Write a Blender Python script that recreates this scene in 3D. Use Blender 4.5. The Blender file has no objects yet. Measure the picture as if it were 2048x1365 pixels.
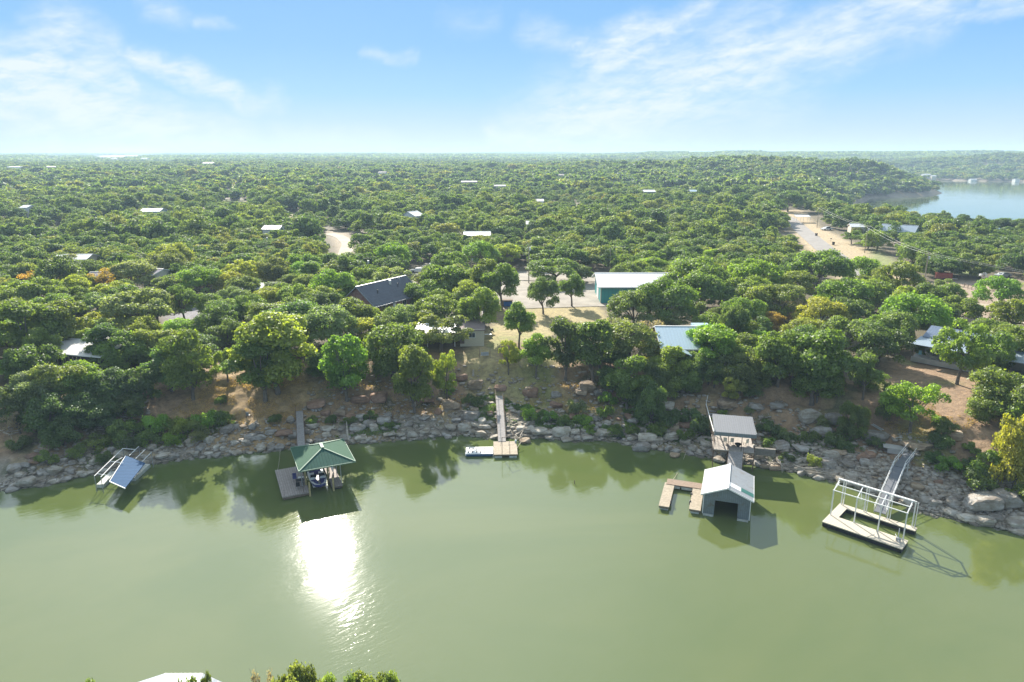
import bpy, bmesh, math, random
import numpy as np
from mathutils import Vector, Matrix
from mathutils.geometry import delaunay_2d_cdt
rnd = random.Random(7)
RN = np.random.RandomState(11)
SC = bpy.context.scene
COL = SC.collection
# ------------------------------------------------------------------ camera, sky, sun, exposure
FPX, PITCH, CAMH = 1366.0, math.radians(15.2), 45.0
cam = bpy.data.cameras.new('camera')
cam.lens = 24.0; cam.sensor_width = 36.0
cam.lens = FPX / 2048 * 36
cam.clip_start = 1; cam.clip_end = 60000
camo = bpy.data.objects.new('camera', cam); COL.objects.link(camo)
camo.location = (0, 0, CAMH)
camo.rotation_euler = (math.pi/2 - PITCH, math.radians(0.12), 0)
SC.camera = camo
SC.view_settings.view_transform = 'Standard'; SC.view_settings.look = 'None'
SC.view_settings.gamma = 1.0; SC.view_settings.exposure = EXPOSURE = 1.3
SUN_EL, SUN_AZ = math.radians(31.0), math.radians(-17.0)      # azimuth measured from +Y, clockwise positive
SKY_STRENGTH, SUN_STRENGTH = 0.11, 4.7
SC.cycles.max_bounces = 6; SC.cycles.diffuse_bounces = 3; SC.cycles.glossy_bounces = 3
SC.cycles.transmission_bounces = 3; SC.cycles.transparent_max_bounces = 4; SC.cycles.volume_bounces = 1
SC.cycles.caustics_reflective = False; SC.cycles.caustics_refractive = False
SC.cycles.use_denoising = True
SC.cycles.sample_clamp_indirect = 6.0

class NT:
    """small wrapper that makes node chains short to write"""
    def __init__(s, tree): s.t = tree; s.n = tree.nodes; s.l = tree.links
    def new(s, typ, **kw):
        n = s.n.new(typ)
        for k, v in kw.items():
            if k.startswith('i_'): 
                n.inputs[k[2:].replace('__', ' ')].default_value = v
            else: setattr(n, k, v)
        return n
    def put(s, sock, v):
        if hasattr(v, 'is_output') or isinstance(v, bpy.types.NodeSocket): s.l.new(v, sock)
        else: sock.default_value = v
    def m(s, op, a, b=None, c=None, clamp=False):
        n = s.n.new('ShaderNodeMath'); n.operation = op; n.use_clamp = clamp
        s.put(n.inputs[0], a)
        if b is not None: s.put(n.inputs[1], b)
        if c is not None: s.put(n.inputs[2], c)
        return n.outputs[0]
    def mix(s, f, a, b, blend='MIX'):
        n = s.n.new('ShaderNodeMix'); n.data_type = 'RGBA'; n.blend_type = blend; n.clamp_factor = True
        s.put(n.inputs['Factor'], f)
        for k, v in ((6, a), (7, b)):
            if isinstance(v, tuple) and len(v) == 3: v = v + (1,)
            s.put(n.inputs[k], v)
        return n.outputs[2]
    def comb(s, x, y, z=0.0):
        n = s.n.new('ShaderNodeCombineXYZ')
        for i, v in enumerate((x, y, z)): s.put(n.inputs[i], v)
        return n.outputs[0]
    def noise(s, vec, scale, detail=4, rough=0.55, dist=0.0):
        n = s.n.new('ShaderNodeTexNoise')
        if vec is not None: s.l.new(vec, n.inputs['Vector'])
        n.inputs['Scale'].default_value = scale; n.inputs['Detail'].default_value = detail
        n.inputs['Roughness'].default_value = rough; n.inputs['Distortion'].default_value = dist
        return n.outputs['Fac']
    def ramp(s, f, pts):
        n = s.n.new('ShaderNodeValToRGB'); e = n.color_ramp.elements
        while len(e) < len(pts): e.new(0.5)
        for q, (p, c) in zip(e, pts):
            q.position = p; q.color = (c + (1,)) if isinstance(c, tuple) else (c, c, c, 1)
        s.put(n.inputs[0], f)
        return n.outputs[0]
    def smooth(s, x, a, b):
        n = s.n.new('ShaderNodeMapRange'); n.interpolation_type = 'SMOOTHSTEP'
        s.put(n.inputs['Value'], x); n.inputs['From Min'].default_value = a; n.inputs['From Max'].default_value = b
        return n.outputs[0]

def raydir(u, v):
    cx = (u - 1024) / FPX; cy = -(v - 682.5) / FPX
    return np.array((cx, math.cos(PITCH) + cy*math.sin(PITCH), -math.sin(PITCH) + cy*math.cos(PITCH)))

world = bpy.data.worlds.new("World"); SC.world = world; world.use_nodes = True
w = NT(world.node_tree); w.n.clear()
sky = w.new('ShaderNodeTexSky'); sky.sky_type = 'NISHITA'; sky.sun_disc = False
sky.sun_elevation = SUN_EL; sky.sun_rotation = SUN_AZ
sky.altitude = 300; sky.air_density = 1.0; sky.dust_density = 0.6; sky.ozone_density = 3.0
tc = w.new('ShaderNodeTexCoord'); sep = w.new('ShaderNodeSeparateXYZ'); w.l.new(tc.outputs['Generated'], sep.inputs[0])
X, Y, Z = sep.outputs
az = w.m('ARCTAN2', X, Y); hyp = w.m('SQRT', w.m('ADD', w.m('MULTIPLY', X, X), w.m('MULTIPLY', Y, Y)))
el = w.m('ARCTAN2', Z, hyp)
def azel(u, v):
    d = raydir(u, v); return math.atan2(d[0], d[1]), math.atan2(d[2], math.hypot(d[0], d[1]))
# cirrus: each streak is a soft capsule in (azimuth, elevation) filled with stretched noise
streaks = [((1120, 262), (1470, 130), .055, .85, 0.5), ((1470, 130), (1840, 15), .030, .75, 0.5), ((1290,250),(1560,170),.04,.45,.5),
           ((1175, 118), (1310, 75), .022, .95, .4), ((1310, 75), (1420, 0), .016, .6, .4), ((1060, 70), (1200, 100), .014, .4, .2),
           ((-20, 115), (80, 130), .026, 1., .0), ((-20, 160), (110, 185), .030, 1., .1), ((120, 60), (215, 125), .026, .75, -.7),
           ((140, 140), (240, 172), .012, .9, -.4), ((265, 118), (470, 195), .012, .85, -.45), ((470, 200), (560, 205), .012, .45, 0),
           ((160, 214), (330, 256), .030, 1.05, -.2), ((310, 262), (430, 300), .034, .95, -.2), ((0, 232), (110, 270), .018, .9, -.3),
           ((740, 112), (845, 112), .006, .35, 0), ((980, 270), (1100, 280), .014, .8, 0), ((560, 272), (760, 280), .014, .4, 0),
           ((1900, 32), (2048, 28), .006, .7, 0), ((1960, 8), (2060, 5), .010, .5, 0), ((1170,245),(1330,235),.02,.6,0), ((300,5),(345,15),.014,.4,0), ((390,40),(440,44),.008,.35,0), ((900,45),(980,40),.012,.2,0), ((1100,195),(1160,192),.005,.4,0)]
acc = None
fine = w.noise(w.comb(w.m('MULTIPLY', az, 5.0), w.m('MULTIPLY', el, 16.0), 0.3), 4.6, 10, 0.60, 0.6)
fine2 = w.noise(w.comb(w.m('ADD', w.m('MULTIPLY', az, 7.0), w.m('MULTIPLY', el, 9.0)), w.m('SUBTRACT', w.m('MULTIPLY', el, 26.0), w.m('MULTIPLY', az, 9.0)), 2.0), 2.6, 9, 0.6, 0.4)
wobx = w.m('MULTIPLY', w.m('SUBTRACT', w.noise(w.comb(az, el, 5.0), 14.0, 4), 0.5), 0.10)
woby = w.m('MULTIPLY', w.m('SUBTRACT', w.noise(w.comb(az, el, 9.0), 14.0, 4), 0.5), 0.05)
azw = w.m('ADD', az, wobx); elw = w.m('ADD', el, woby)
for (p, q, wd, amt, tilt) in streaks:
    a0, e0 = azel(*p); a1, e1 = azel(*q); da, de = a1-a0, e1-e0; L2 = da*da + de*de
    px = w.m('SUBTRACT', azw, a0); py = w.m('SUBTRACT', elw, e0)
    t = w.m('DIVIDE', w.m('ADD', w.m('MULTIPLY', px, da), w.m('MULTIPLY', py, de)), L2, clamp=True)
    dx = w.m('SUBTRACT', px, w.m('MULTIPLY', t, da)); dy = w.m('SUBTRACT', py, w.m('MULTIPLY', t, de))
    r = w.m('SQRT', w.m('ADD', w.m('MULTIPLY', dx, dx), w.m('MULTIPLY', dy, dy)))
    k = w.m('MULTIPLY', w.m('SUBTRACT', 1.0, w.smooth(r, 0.0, wd*2.0)), amt)
    acc = k if acc is None else w.m('MAXIMUM', acc, k)
# further, high thin cloud over the rest of the sky (seen only in the water)
nz = w.m('MULTIPLY', w.smooth(fine, 0.30, 0.70), 1.0)
nz2 = w.smooth(fine2, 0.32, 0.70)
tex = w.m('ADD', w.m('MULTIPLY', nz, 0.55), w.m('MULTIPLY', nz2, 0.55))
cl = w.m('MULTIPLY', acc, w.m('ADD', 0.28, tex), clamp=True)
highc = w.m('MULTIPLY', w.smooth(el, 0.3, 0.8), w.m('MULTIPLY', nz, 0.35))
cl = w.m('ADD', cl, highc, clamp=True)
hs = w.new('ShaderNodeHueSaturation'); w.l.new(sky.outputs[0], hs.inputs['Color']); hs.inputs['Saturation'].default_value = 1.1
# clear-air gradient: blue above a pale horizon; upper sky paled to lighten the water
grad = w.ramp(w.m('MULTIPLY', el, 2.0, clamp=True), [(0.0, (2.45, 2.8, 3.05)), (0.06, (2.0, 2.65, 3.1)), (0.16, (1.3, 2.35, 3.4)), (0.28, (1.0, 2.05, 3.45)), (0.42, (0.88, 1.9, 3.35)), (0.70, (2.0, 2.6, 3.15)), (1.0, (1.9, 2.45, 3.0))])
base = w.mix(0.965, hs.outputs[0], grad)
csky = w.mix(cl, base, (3.1, 3.45, 3.65))
# brightening of the sky around the sun (above the picture)
cs = w.new('ShaderNodeVectorMath'); cs.operation = 'DOT_PRODUCT'; w.l.new(tc.outputs['Generated'], cs.inputs[0])
cs.inputs[1].default_value = (math.sin(SUN_AZ)*math.cos(SUN_EL), math.cos(SUN_AZ)*math.cos(SUN_EL), math.sin(SUN_EL))
glow = w.m('MULTIPLY', w.m('POWER', w.smooth(cs.outputs['Value'], .80, 1.0), 1.5), w.smooth(el, .22, .5))
gl_ = w.m('MULTIPLY', glow, 3.8)
csky = w.mix(1.0, csky, w.comb(gl_, gl_, gl_), 'ADD')
bg = w.new('ShaderNodeBackground'); w.l.new(csky, bg.inputs[0]); bg.inputs[1].default_value = SKY_STRENGTH
wo = w.new('ShaderNodeOutputWorld'); w.l.new(bg.outputs[0], wo.inputs[0])

sl = bpy.data.lights.new('sun', 'SUN'); sl.energy = SUN_STRENGTH; sl.angle = math.radians(0.5); sl.color = (1.0, 0.93, 0.82)
so = bpy.data.objects.new('sun', sl); COL.objects.link(so)
sd = Vector((math.sin(SUN_AZ)*math.cos(SUN_EL), math.cos(SUN_AZ)*math.cos(SUN_EL), math.sin(SUN_EL)))
so.rotation_euler = sd.to_track_quat('Z', 'Y').to_euler(); so.location = sd*500

# ------------------------------------------------------------------ terrain function
def smst(x, a, b):
    t = np.clip((x-a)/(b-a), 0, 1); return t*t*(3-2*t)
def flat(u, v, z=0.0):
    d = raydir(u, v); t = (z-CAMH)/d[2]; return (d[0]*t, d[1]*t)
shore_px = [(0,980),(60,972),(130,960),(200,944),(280,930),(340,920),(400,914),(470,907),(540,901),(620,893),(700,888),(780,882),(850,876),(920,870),
            (975,876),(1040,874),(1100,878),(1160,884),(1200,880),(1260,889),(1320,901),(1380,908),(1430,918),(1500,930),(1560,940),(1620,952),(1680,966),(1750,992),(1840,1024),(1900,1038),(1960,1053),(2048,1070)]
shore = [(-900., 150.), (-420., 95.), (-170., 80.), (-95., 83.)] + [flat(*p) for p in shore_px] + [(95., 62.), (150., 45.), (300., 20.), (900., -60.)]
shore = np.array(shore)
lake = np.array([(900., 60.), (420., 215.), (262., 300.), (236., 372.), (228., 470.), (300., 610.), flat(1742, 399), flat(1800, 397), flat(1850, 394), flat(1884, 389), flat(1862, 380), flat(1838, 370), flat(1828, 363),
                 flat(1880, 363), flat(1950, 365), flat(2048, 367), (1500., 1120.), (3000., 1000.), (3000., 60.)])
def seg_dist(x, y, poly, closed):
    n = len(poly); best = np.full(x.shape, 1e18)
    for i in range(n if closed else n-1):
        ax, ay = poly[i]; bx, by = poly[(i+1) % n]; dx, dy = bx-ax, by-ay
        t = np.clip(((x-ax)*dx + (y-ay)*dy)/(dx*dx+dy*dy), 0, 1)
        best = np.minimum(best, (x-ax-t*dx)**2 + (y-ay-t*dy)**2)
    return np.sqrt(best)
def inside(x, y, poly):
    r = np.zeros(x.shape, bool); n = len(poly)
    for i in range(n):
        x0, y0 = poly[i]; x1, y1 = poly[(i+1) % n]
        c = ((y0 > y) != (y1 > y)) & (x < (x1-x0)*(y-y0)/((y1-y0) if y1 != y0 else 1e-9) + x0)
        r ^= c
    return r
_perm = np.random.RandomState(3).rand(64, 64)
def vnoise(x, y, s):
    x = x/s; y = y/s; xi = np.floor(x).astype(int); yi = np.floor(y).astype(int); fx = x-xi; fy = y-yi
    fx = fx*fx*(3-2*fx); fy = fy*fy*(3-2*fy); g = lambda a, b: _perm[a % 64, b % 64]
    return (g(xi, yi)*(1-fx) + g(xi+1, yi)*fx)*(1-fy) + (g(xi, yi+1)*(1-fx) + g(xi+1, yi+1)*fx)*fy - 0.5
def sdist(x, y):
    """signed distance inland from the near shoreline"""
    d = seg_dist(x, y, shore, False); yy = np.interp(x, shore[:, 0], shore[:, 1])
    return np.where(y > yy, d, -d)
def hgt(x, y):
    x = np.asarray(x, float); y = np.asarray(y, float)
    s = sdist(x, y); r = np.hypot(x, y)
    wob = vnoise(x, y, 5.)*1.6 + vnoise(x, y, 11.)*2.0
    ss = s + wob*smst(s, 2, 6)
    led = np.interp(ss, [-60, -12, -2, 0, 3, 6, 9, 11.5, 13, 16, 17, 21, 30, 60, 180], [-3.6, -2.6, -.7, 0, 1.05, 1.7, 2.3, 2.9, 4.4, 5.2, 6.9, 7.9, 8.2, 8.5, 9.1])
    sm = np.interp(ss, [-60, -12, -2, 0, 4, 9, 14, 20, 30, 60, 180], [-3.6, -2.6, -.7, 0, 1.4, 3.0, 5.2, 7.3, 8.2, 8.5, 9.1])
    m = smst(x, -34, -22)*(1-smst(x, 60, 70)*0.7)
    h = led*m + sm*(1-m)
    h = h + (vnoise(x, y, 2.3)*0.5 + vnoise(x, y, .9)*.28)*smst(s, 0, 3)*(1-smst(s, 18, 24)) + vnoise(x, y, 1.3)*.06*smst(s, 20, 24)
    far = np.interp(r, [180, 400, 1000, 2000, 4500, 7000, 9500, 14000], [0, 2., 11, 19, 33, 46, 58, 66])
    und = vnoise(x, y, 260.)*4*smst(r, 350, 1200) + vnoise(x+900, y, 900.)*14*smst(r, 900, 3000) + vnoise(x, y+500, 1900.)*14*smst(r, 2500, 6000)
    az_ = np.arctan2(x, y)
    h = h + np.where(s > 0, far + und, 0)
    # the ridge that runs out to the headland
    hx, hy = 340., 930.
    h = h + 12*np.exp(-(((x-hx)/230.)**2 + ((y-hy)/230.)**2))*smst(s, 0, 50)
    dl = seg_dist(x, y, lake, True); il = inside(x, y, lake)
    cap = np.where(il, -np.minimum(dl*.2, 3.0), np.minimum(dl*0.4, 1.4) + dl*0.32)
    farside = (y > 1040) & (x > 560) & (~il)
    cap = np.where(farside, 2.0 + dl*0.028 + 26*np.exp(-(((x-1250)/300.)**2 + ((y-1650)/200.)**2)) , cap)
    h = np.minimum(h, cap)
    h = np.where(farside, np.minimum(cap, 46 + vnoise(x, y, 700)*4), h)
    # this side of the inlet
    nb = 43.5 + vnoise(x, x*0, 9.)*3 - 0.25*np.maximum(x+12, 0)
    h = np.where(s < -22, np.where(y < nb+6, np.interp(nb-y, [-6, 0, 6, 14, 40], [-2.6, 0, 1.6, 3.0, 4.5]), h), h)
    return h
def H(x, y): return float(hgt(np.array([x]), np.array([y]))[0])
_ts = np.concatenate([np.arange(30, 400, .25), np.arange(400, 9000, 4.)])
def G(u, v):
    """the ground point seen at photo pixel (u, v)"""
    d = raydir(u, v); x = d[0]*_ts; y = d[1]*_ts; z = CAMH + d[2]*_ts
    k = np.argmax(z <= np.maximum(hgt(x, y), 0.0)); return Vector((x[k], y[k], max(0.0, H(x[k], y[k]))))
def Pz(u, v, z):
    a = flat(u, v, z); return Vector((a[0], a[1], z))
def proj(x, y, z):
    """photo pixel of a world point (arrays)"""
    c, s = math.cos(PITCH), math.sin(PITCH); dz = z-CAMH
    zc = y*c - dz*s; up = y*s + dz*c
    return 1024 + FPX*x/zc, 682.5 - FPX*up/zc, zc

# ------------------------------------------------------------------ helpers
def tag(o, label=None, cat=None, group=None, kind=None):
    if label: o['label'] = label
    if cat: o['category'] = cat
    if group: o['group'] = group
    if kind: o['kind'] = kind
    return o
def thing(name, label, cat, loc=(0, 0, 0), rot=0.0, group=None):
    o = bpy.data.objects.new(name, None); COL.objects.link(o); o.empty_display_size = .3
    o.location = loc; o.rotation_euler = (0, 0, math.radians(rot)) if not hasattr(rot, '__len__') else rot
    return tag(o, label, cat, group)
def linkmesh(name, me, parent=None):
    o = bpy.data.objects.new(name, me); COL.objects.link(o)
    if parent is not None: o.parent = parent
    return o
class MB:
    def __init__(s): s.v = []; s.f = []; s.mi = []; s.cur = 0
    def add(s, vs, fs):
        b = len(s.v); s.v += [tuple(p) for p in vs]; s.f += [tuple(b+i for i in f) for f in fs]; s.mi += [s.cur]*len(fs); return s
    def box(s, c, d, rz=0, rot=None):
        hx, hy, hz = d[0]/2, d[1]/2, d[2]/2
        M = rot if rot is not None else Matrix.Rotation(math.radians(rz), 3, 'Z')
        vs = [Vector(c) + M @ Vector((x*hx, y*hy, z*hz)) for x in (-1, 1) for y in (-1, 1) for z in (-1, 1)]
        return s.add(vs, [(0,1,3,2),(4,6,7,5),(0,4,5,1),(2,3,7,6),(0,2,6,4),(1,5,7,3)])
    def bar(s, p, q, w=.1, h=None):
        p = Vector(p); q = Vector(q); d = q-p; L = d.length
        if L < 1e-6: return s
        h = h or w; zx = d.normalized(); up = Vector((0, 0, 1)) if abs(zx.z) < .98 else Vector((0, 1, 0))
        sx = up.cross(zx).normalized(); sy = zx.cross(sx)
        M = Matrix((sx, sy, zx)).transposed()
        return s.box((p+q)/2, (w, h, L), rot=M)
    def tube(s, pts, rad, n=6, cap=True):
        if not hasattr(rad, '__len__'): rad = [rad]*len(pts)
        pts = [Vector(p) for p in pts]; b = len(s.v)
        for i, p in enumerate(pts):
            t = (pts[min(i+1, len(pts)-1)] - pts[max(i-1, 0)]).normalized()
            a = Vector((1, 0, 0)) if abs(t.x) < .9 else Vector((0, 1, 0)); e1 = t.cross(a).normalized(); e2 = t.cross(e1)
            for k in range(n):
                an = 2*math.pi*k/n; s.v.append(tuple(p + (e1*math.cos(an) + e2*math.sin(an))*rad[i]))
        fs = [(b+i*n+k, b+i*n+(k+1) % n, b+(i+1)*n+(k+1) % n, b+(i+1)*n+k) for i in range(len(pts)-1) for k in range(n)]
        if cap: fs += [tuple(b+k for k in range(n))[::-1], tuple(b+(len(pts)-1)*n+k for k in range(n))]
        s.f += fs; s.mi += [s.cur]*len(fs); return s
    def slab(s, poly, t):
        """poly: list of 3-D points (one face), thickened downward by t"""
        n = len(poly); vs = [Vector(p) for p in poly] + [Vector(p)-Vector((0, 0, t)) for p in poly]
        return s.add(vs, [tuple(range(n)), tuple(range(2*n-1, n-1, -1))] + [(i, i+n, (i+1) % n+n, (i+1) % n) for i in range(n)])
    def build(s, name, mats, parent=None, smooth=False):
        me = bpy.data.meshes.new(name); me.from_pydata(s.v, [], s.f)
        for m in (mats if isinstance(mats, (list, tuple)) else [mats]): me.materials.append(m)
        me.polygons.foreach_set('material_index', s.mi)
        if smooth: me.polygons.foreach_set('use_smooth', [True]*len(s.f))
        bm = bmesh.new(); bm.from_mesh(me); bmesh.ops.recalc_face_normals(bm, faces=bm.faces[:]); bm.to_mesh(me); bm.free()
        me.update(); return linkmesh(name, me, parent)

def mat(name, col, rough=.7, metal=0.0, var=.25, scale=3.0, col2=None, bands=None, bump=.0, bscale=20., band_dark=.75, spec=.5, streak=None):
    """procedural surface: colour varied by noise, optional ribs / planks (axis, period) with bump"""
    m = bpy.data.materials.new(name); m.use_nodes = True; t = NT(m.node_tree); t.n.clear()
    out = t.new('ShaderNodeOutputMaterial'); p = t.new('ShaderNodeBsdfPrincipled'); t.l.new(p.outputs[0], out.inputs[0])
    p.inputs['Roughness'].default_value = rough; p.inputs['Metallic'].default_value = metal
    p.inputs['Specular IOR Level'].default_value = spec
    tc = t.new('ShaderNodeTexCoord'); ob = tc.outputs['Object']
    n1 = t.noise(ob, scale, 5, .6)
    c2 = col2 or tuple(c*(1-var) for c in col)
    c = t.mix(t.smooth(n1, .32, .68), col, c2)
    n2 = t.noise(ob, scale*9, 3, .6)
    c = t.mix(t.m('MULTIPLY', n2, var*.8), c, tuple(x*.45 for x in col))
    hgtv = None
    if bands:
        ax, per = bands; sp = t.new('ShaderNodeSeparateXYZ'); t.l.new(ob, sp.inputs[0]); co = sp.outputs[ax]
        fr = t.m('FRACT', t.m('DIVIDE', co, per)); ln = t.m('LESS_THAN', fr, .14)
        c = t.mix(ln, c, tuple(x*band_dark for x in col)) if band_dark < 1 else c
        idx = t.m('FLOOR', t.m('DIVIDE', co, per)); wn = t.new('ShaderNodeTexWhiteNoise'); wn.noise_dimensions = '1D'; t.l.new(idx, wn.inputs['W'])
        c = t.mix(t.m('MULTIPLY', wn.outputs['Value'], var), c, tuple(x*.55 for x in col))
        hgtv = t.m('PINGPONG', t.m('DIVIDE', co, per), .5)
    if streak is not None:
        c = t.mix(t.smooth(t.noise(ob, streak[0], 6, .7), .52, .68), c, streak[1])
    t.l.new(c, p.inputs['Base Color'])
    if bump or bands:
        bn = t.new('ShaderNodeBump'); bn.inputs['Strength'].default_value = .5; bn.inputs['Distance'].default_value = .04
        hv = t.m('MULTIPLY', t.noise(ob, bscale, 4, .6), bump)
        if hgtv is not None: hv = t.m('ADD', hv, hgtv)
        t.l.new(hv, bn.inputs['Height']); t.l.new(bn.outputs[0], p.inputs['Normal'])
    return m

# ------------------------------------------------------------------ ground sheet
def poly_px(pts, z=None):
    return np.array([(G(*p)[0], G(*p)[1]) if z is None else flat(p[0], p[1], z) for p in pts])
LAWN = poly_px([(945,748),(925,705),(985,650),(985,625),(1010,612),(1195,612),(1220,640),(1110,655),(1090,690),(1130,735),(1240,742),(1240,765),(1100,745)], 8.6)
GRAVEL = poly_px([(985,622),(1000,598),(960,560),(840,575),(822,545),(850,528),(1000,543),(1200,545),(1222,608),(1000,614)], 9.2)
SLOPE_L = poly_px([(300,850),(380,800),(430,760),(600,745),(640,790),(700,850),(560,885),(430,850)], 4.5)
YARD_R = poly_px([(1700,800),(1800,720),(1995,742),(2048,760),(2048,860),(1960,860),(1900,905),(1780,905)], 8.0)
ROAD_ROWS = poly_px([(1550,425),(1600,425),(1640,455),(1790,520),(1830,560),(1700,560),(1640,530),(1590,470)], 11.)
LOT_R = poly_px([(1840,560),(2048,560),(2048,590),(1960,650),(1900,600),(1840,590)], 10.)
DRIVE_L = poly_px([(340,600),(440,615),(440,660),(330,650)], 9.)
GREEN_A = poly_px([(1750,495),(1800,520),(1790,540),(1730,520)], 11.)
GREEN_B = poly_px([(1915,530),(1965,535),(1960,543),(1915,541)], 11.)
CURVE_L = poly_px([(652,458),(694,464),(704,482),(695,515),(676,518),(672,485)], 11.)
FIELD1 = poly_px([(45,322),(60,317.5),(150,317),(150,322)], 30.)
FIELD2 = poly_px([(165,320),(175,316),(300,314),(330,317),(250,320)], 32.)
CLEAR_C = poly_px([(458,396),(468,378),(484,379),(474,394)], 12.)
CLEAR_D = poly_px([(565,434),(580,424),(640,428),(640,436)], 12.)

NA, NR = 900, 640
ang = np.radians(np.linspace(-84, 84, NA)); 
rad = np.concatenate([np.linspace(4, 60, 60), np.linspace(60.4, 150, 240), np.exp(np.linspace(math.log(150.6), math.log(13500), NR-300))])
AA, RR = np.meshgrid(ang, rad, indexing='ij'); TX = (RR*np.sin(AA)).ravel(); TY = (RR*np.cos(AA)).ravel(); TZ = hgt(TX, TY)
ii, jj = np.meshgrid(np.arange(NA-1), np.arange(len(rad)-1), indexing='ij'); a = (ii*len(rad)+jj).ravel()
quads = np.stack([a, a+1, a+len(rad)+1, a+len(rad)], 1)
def npmesh(name, V, F, mats, smooth=False):
    me = bpy.data.meshes.new(name); me.vertices.add(len(V)); me.vertices.foreach_set('co', V.astype(np.float32).ravel())
    k = F.shape[1]; me.loops.add(F.size); me.loops.foreach_set('vertex_index', F.astype(np.int32).ravel())
    me.polygons.add(len(F)); me.polygons.foreach_set('loop_start', np.arange(0, F.size, k, dtype=np.int32))
    me.polygons.foreach_set('loop_total', np.full(len(F), k, dtype=np.int32))
    if smooth: me.polygons.foreach_set('use_smooth', np.ones(len(F), bool))
    for m in mats: me.materials.append(m)
    me.update(calc_edges=True); return me
def soft(poly, edge, x=TX, y=TY, nz=0.0):
    d = seg_dist(x, y, poly, True); d = np.where(inside(x, y, poly), d, -d) + nz
    return smst(d, -edge, edge)
nn = vnoise(TX, TY, 3.)*3 + vnoise(TX, TY, 1.1)*1.6
S_ = sdist(TX, TY)
def colmix(c, f, k): return c*(1-f[:, None]) + np.array(k)[None]*f[:, None]
base_c = np.tile(np.array((.11, .09, .05)), (len(TX), 1))                     # leaf litter and thin grass under the oaks
base_c = colmix(base_c, smst(RR.ravel(), 260, 500), (.16, .13, .075)); base_c = colmix(base_c, smst(RR.ravel(), 1500, 2300), (.06, .07, .035))            # undergrowth of the unbroken woods
bank = (S_ > -30) & (RR.ravel() < 400)
f = smst(S_+nn, -1, 1)*(1-smst(S_+nn, 20, 26))*(RR.ravel() < 400)
base_c = colmix(base_c, f, (.36, .235, .135))
base_c = colmix(base_c, smst(S_, -4, 0)*(1-smst(S_+nn*.6, 5, 8))*(RR.ravel() < 400), (.33, .29, .23))
base_c = colmix(base_c, smst(vnoise(TX, TY, 4.)+vnoise(TX, TY, 1.7)*.5, .05, .3)*f*.8, (.36, .27, .14))
base_c = colmix(base_c, smst(vnoise(TX+40, TY, 3.)+vnoise(TX, TY+70, 1.4)*.5, .12, .35)*f*.7, (.07, .10, .035))
base_c = colmix(base_c, soft(SLOPE_L, 2, nz=nn*.5), (.40, .27, .13))
base_c = colmix(base_c, soft(YARD_R, 2, nz=nn*.5), (.34, .22, .13))
base_c = colmix(base_c, soft(YARD_R, 2)*smst(vnoise(TX, TY, 6.), .05, .3), (.28, .26, .10))
base_c = colmix(base_c, soft(LAWN, 1.5, nz=nn*.35), (.42, .34, .155))
base_c = colmix(base_c, soft(LAWN, 1.)*smst(vnoise(TX+9, TY, 7.)+vnoise(TX, TY, 2.)*.4, .0, .35)*.8, (.27, .28, .085))
base_c = colmix(base_c, soft(LAWN, 1.)*smst(vnoise(TX+90, TY+7, 9.), .2, .35)*.8, (.26, .15, .10))
base_c = colmix(base_c, soft(ROAD_ROWS, 2.5, nz=nn*.5), (.48, .37, .22))
base_c = colmix(base_c, soft(LOT_R, 2.5, nz=nn*.5), (.40, .30, .22))
base_c = colmix(base_c, soft(DRIVE_L, 2, nz=nn*.5), (.24, .23, .25))
base_c = colmix(base_c, soft(GREEN_A, 3, nz=nn*.5), (.24, .27, .09)); base_c = colmix(base_c, soft(GREEN_B, 3, nz=nn*.5), (.22, .29, .07))
base_c = colmix(base_c, soft(CURVE_L, 3), (.40, .32, .22)); base_c = colmix(base_c, soft(CLEAR_C, 5), (.5, .4, .3)); base_c = colmix(base_c, soft(CLEAR_D, 4), (.38, .27, .19))
base_c = colmix(base_c, soft(FIELD1, 25), (.55, .45, .33)); base_c = colmix(base_c, soft(FIELD2, 25), (.55, .45, .33))
dlk = seg_dist(TX, TY, lake, True)
base_c = colmix(base_c, (1-smst(dlk, 3, 9))*(RR.ravel() > 250), (.30, .24, .17))
base_c *= (1 + vnoise(TX, TY, .8)*.25)[:, None]
mg = bpy.data.materials.new('ground'); mg.use_nodes = True; t = NT(mg.node_tree); p = t.n['Principled BSDF']; p.inputs['Roughness'].default_value = .95
at = t.new('ShaderNodeAttribute'); at.attribute_name = 'albedo'
geo = t.new('ShaderNodeNewGeometry'); pos = geo.outputs['Position']
c = t.mix(t.smooth(t.noise(pos, 1.3, 8, .7), .35, .65), at.outputs['Color'], (.05, .04, .028)); c2 = t.mix(.55, c, at.outputs['Color'])
c3 = t.mix(t.m('MULTIPLY', t.smooth(t.noise(pos, 4.5, 6, .75), .5, .72), .5), c2, (.42, .36, .26))
t.l.new(c3, p.inputs['Base Color'])
bn = t.new('ShaderNodeBump'); bn.inputs['Distance'].default_value = .25; bn.inputs['Strength'].default_value = .7
t.l.new(t.noise(pos, 2.4, 8, .7), bn.inputs['Height']); t.l.new(bn.outputs[0], p.inputs['Normal'])
me = npmesh('ground', np.stack([TX, TY, TZ], 1), quads, [mg])
ca = me.color_attributes.new('albedo', 'FLOAT_COLOR', 'POINT')
ca.data.foreach_set('color', np.concatenate([np.clip(base_c, 0, 1), np.ones((len(TX), 1))], 1).astype(np.float32).ravel())
tag(linkmesh('ground', me), kind='structure')

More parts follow.
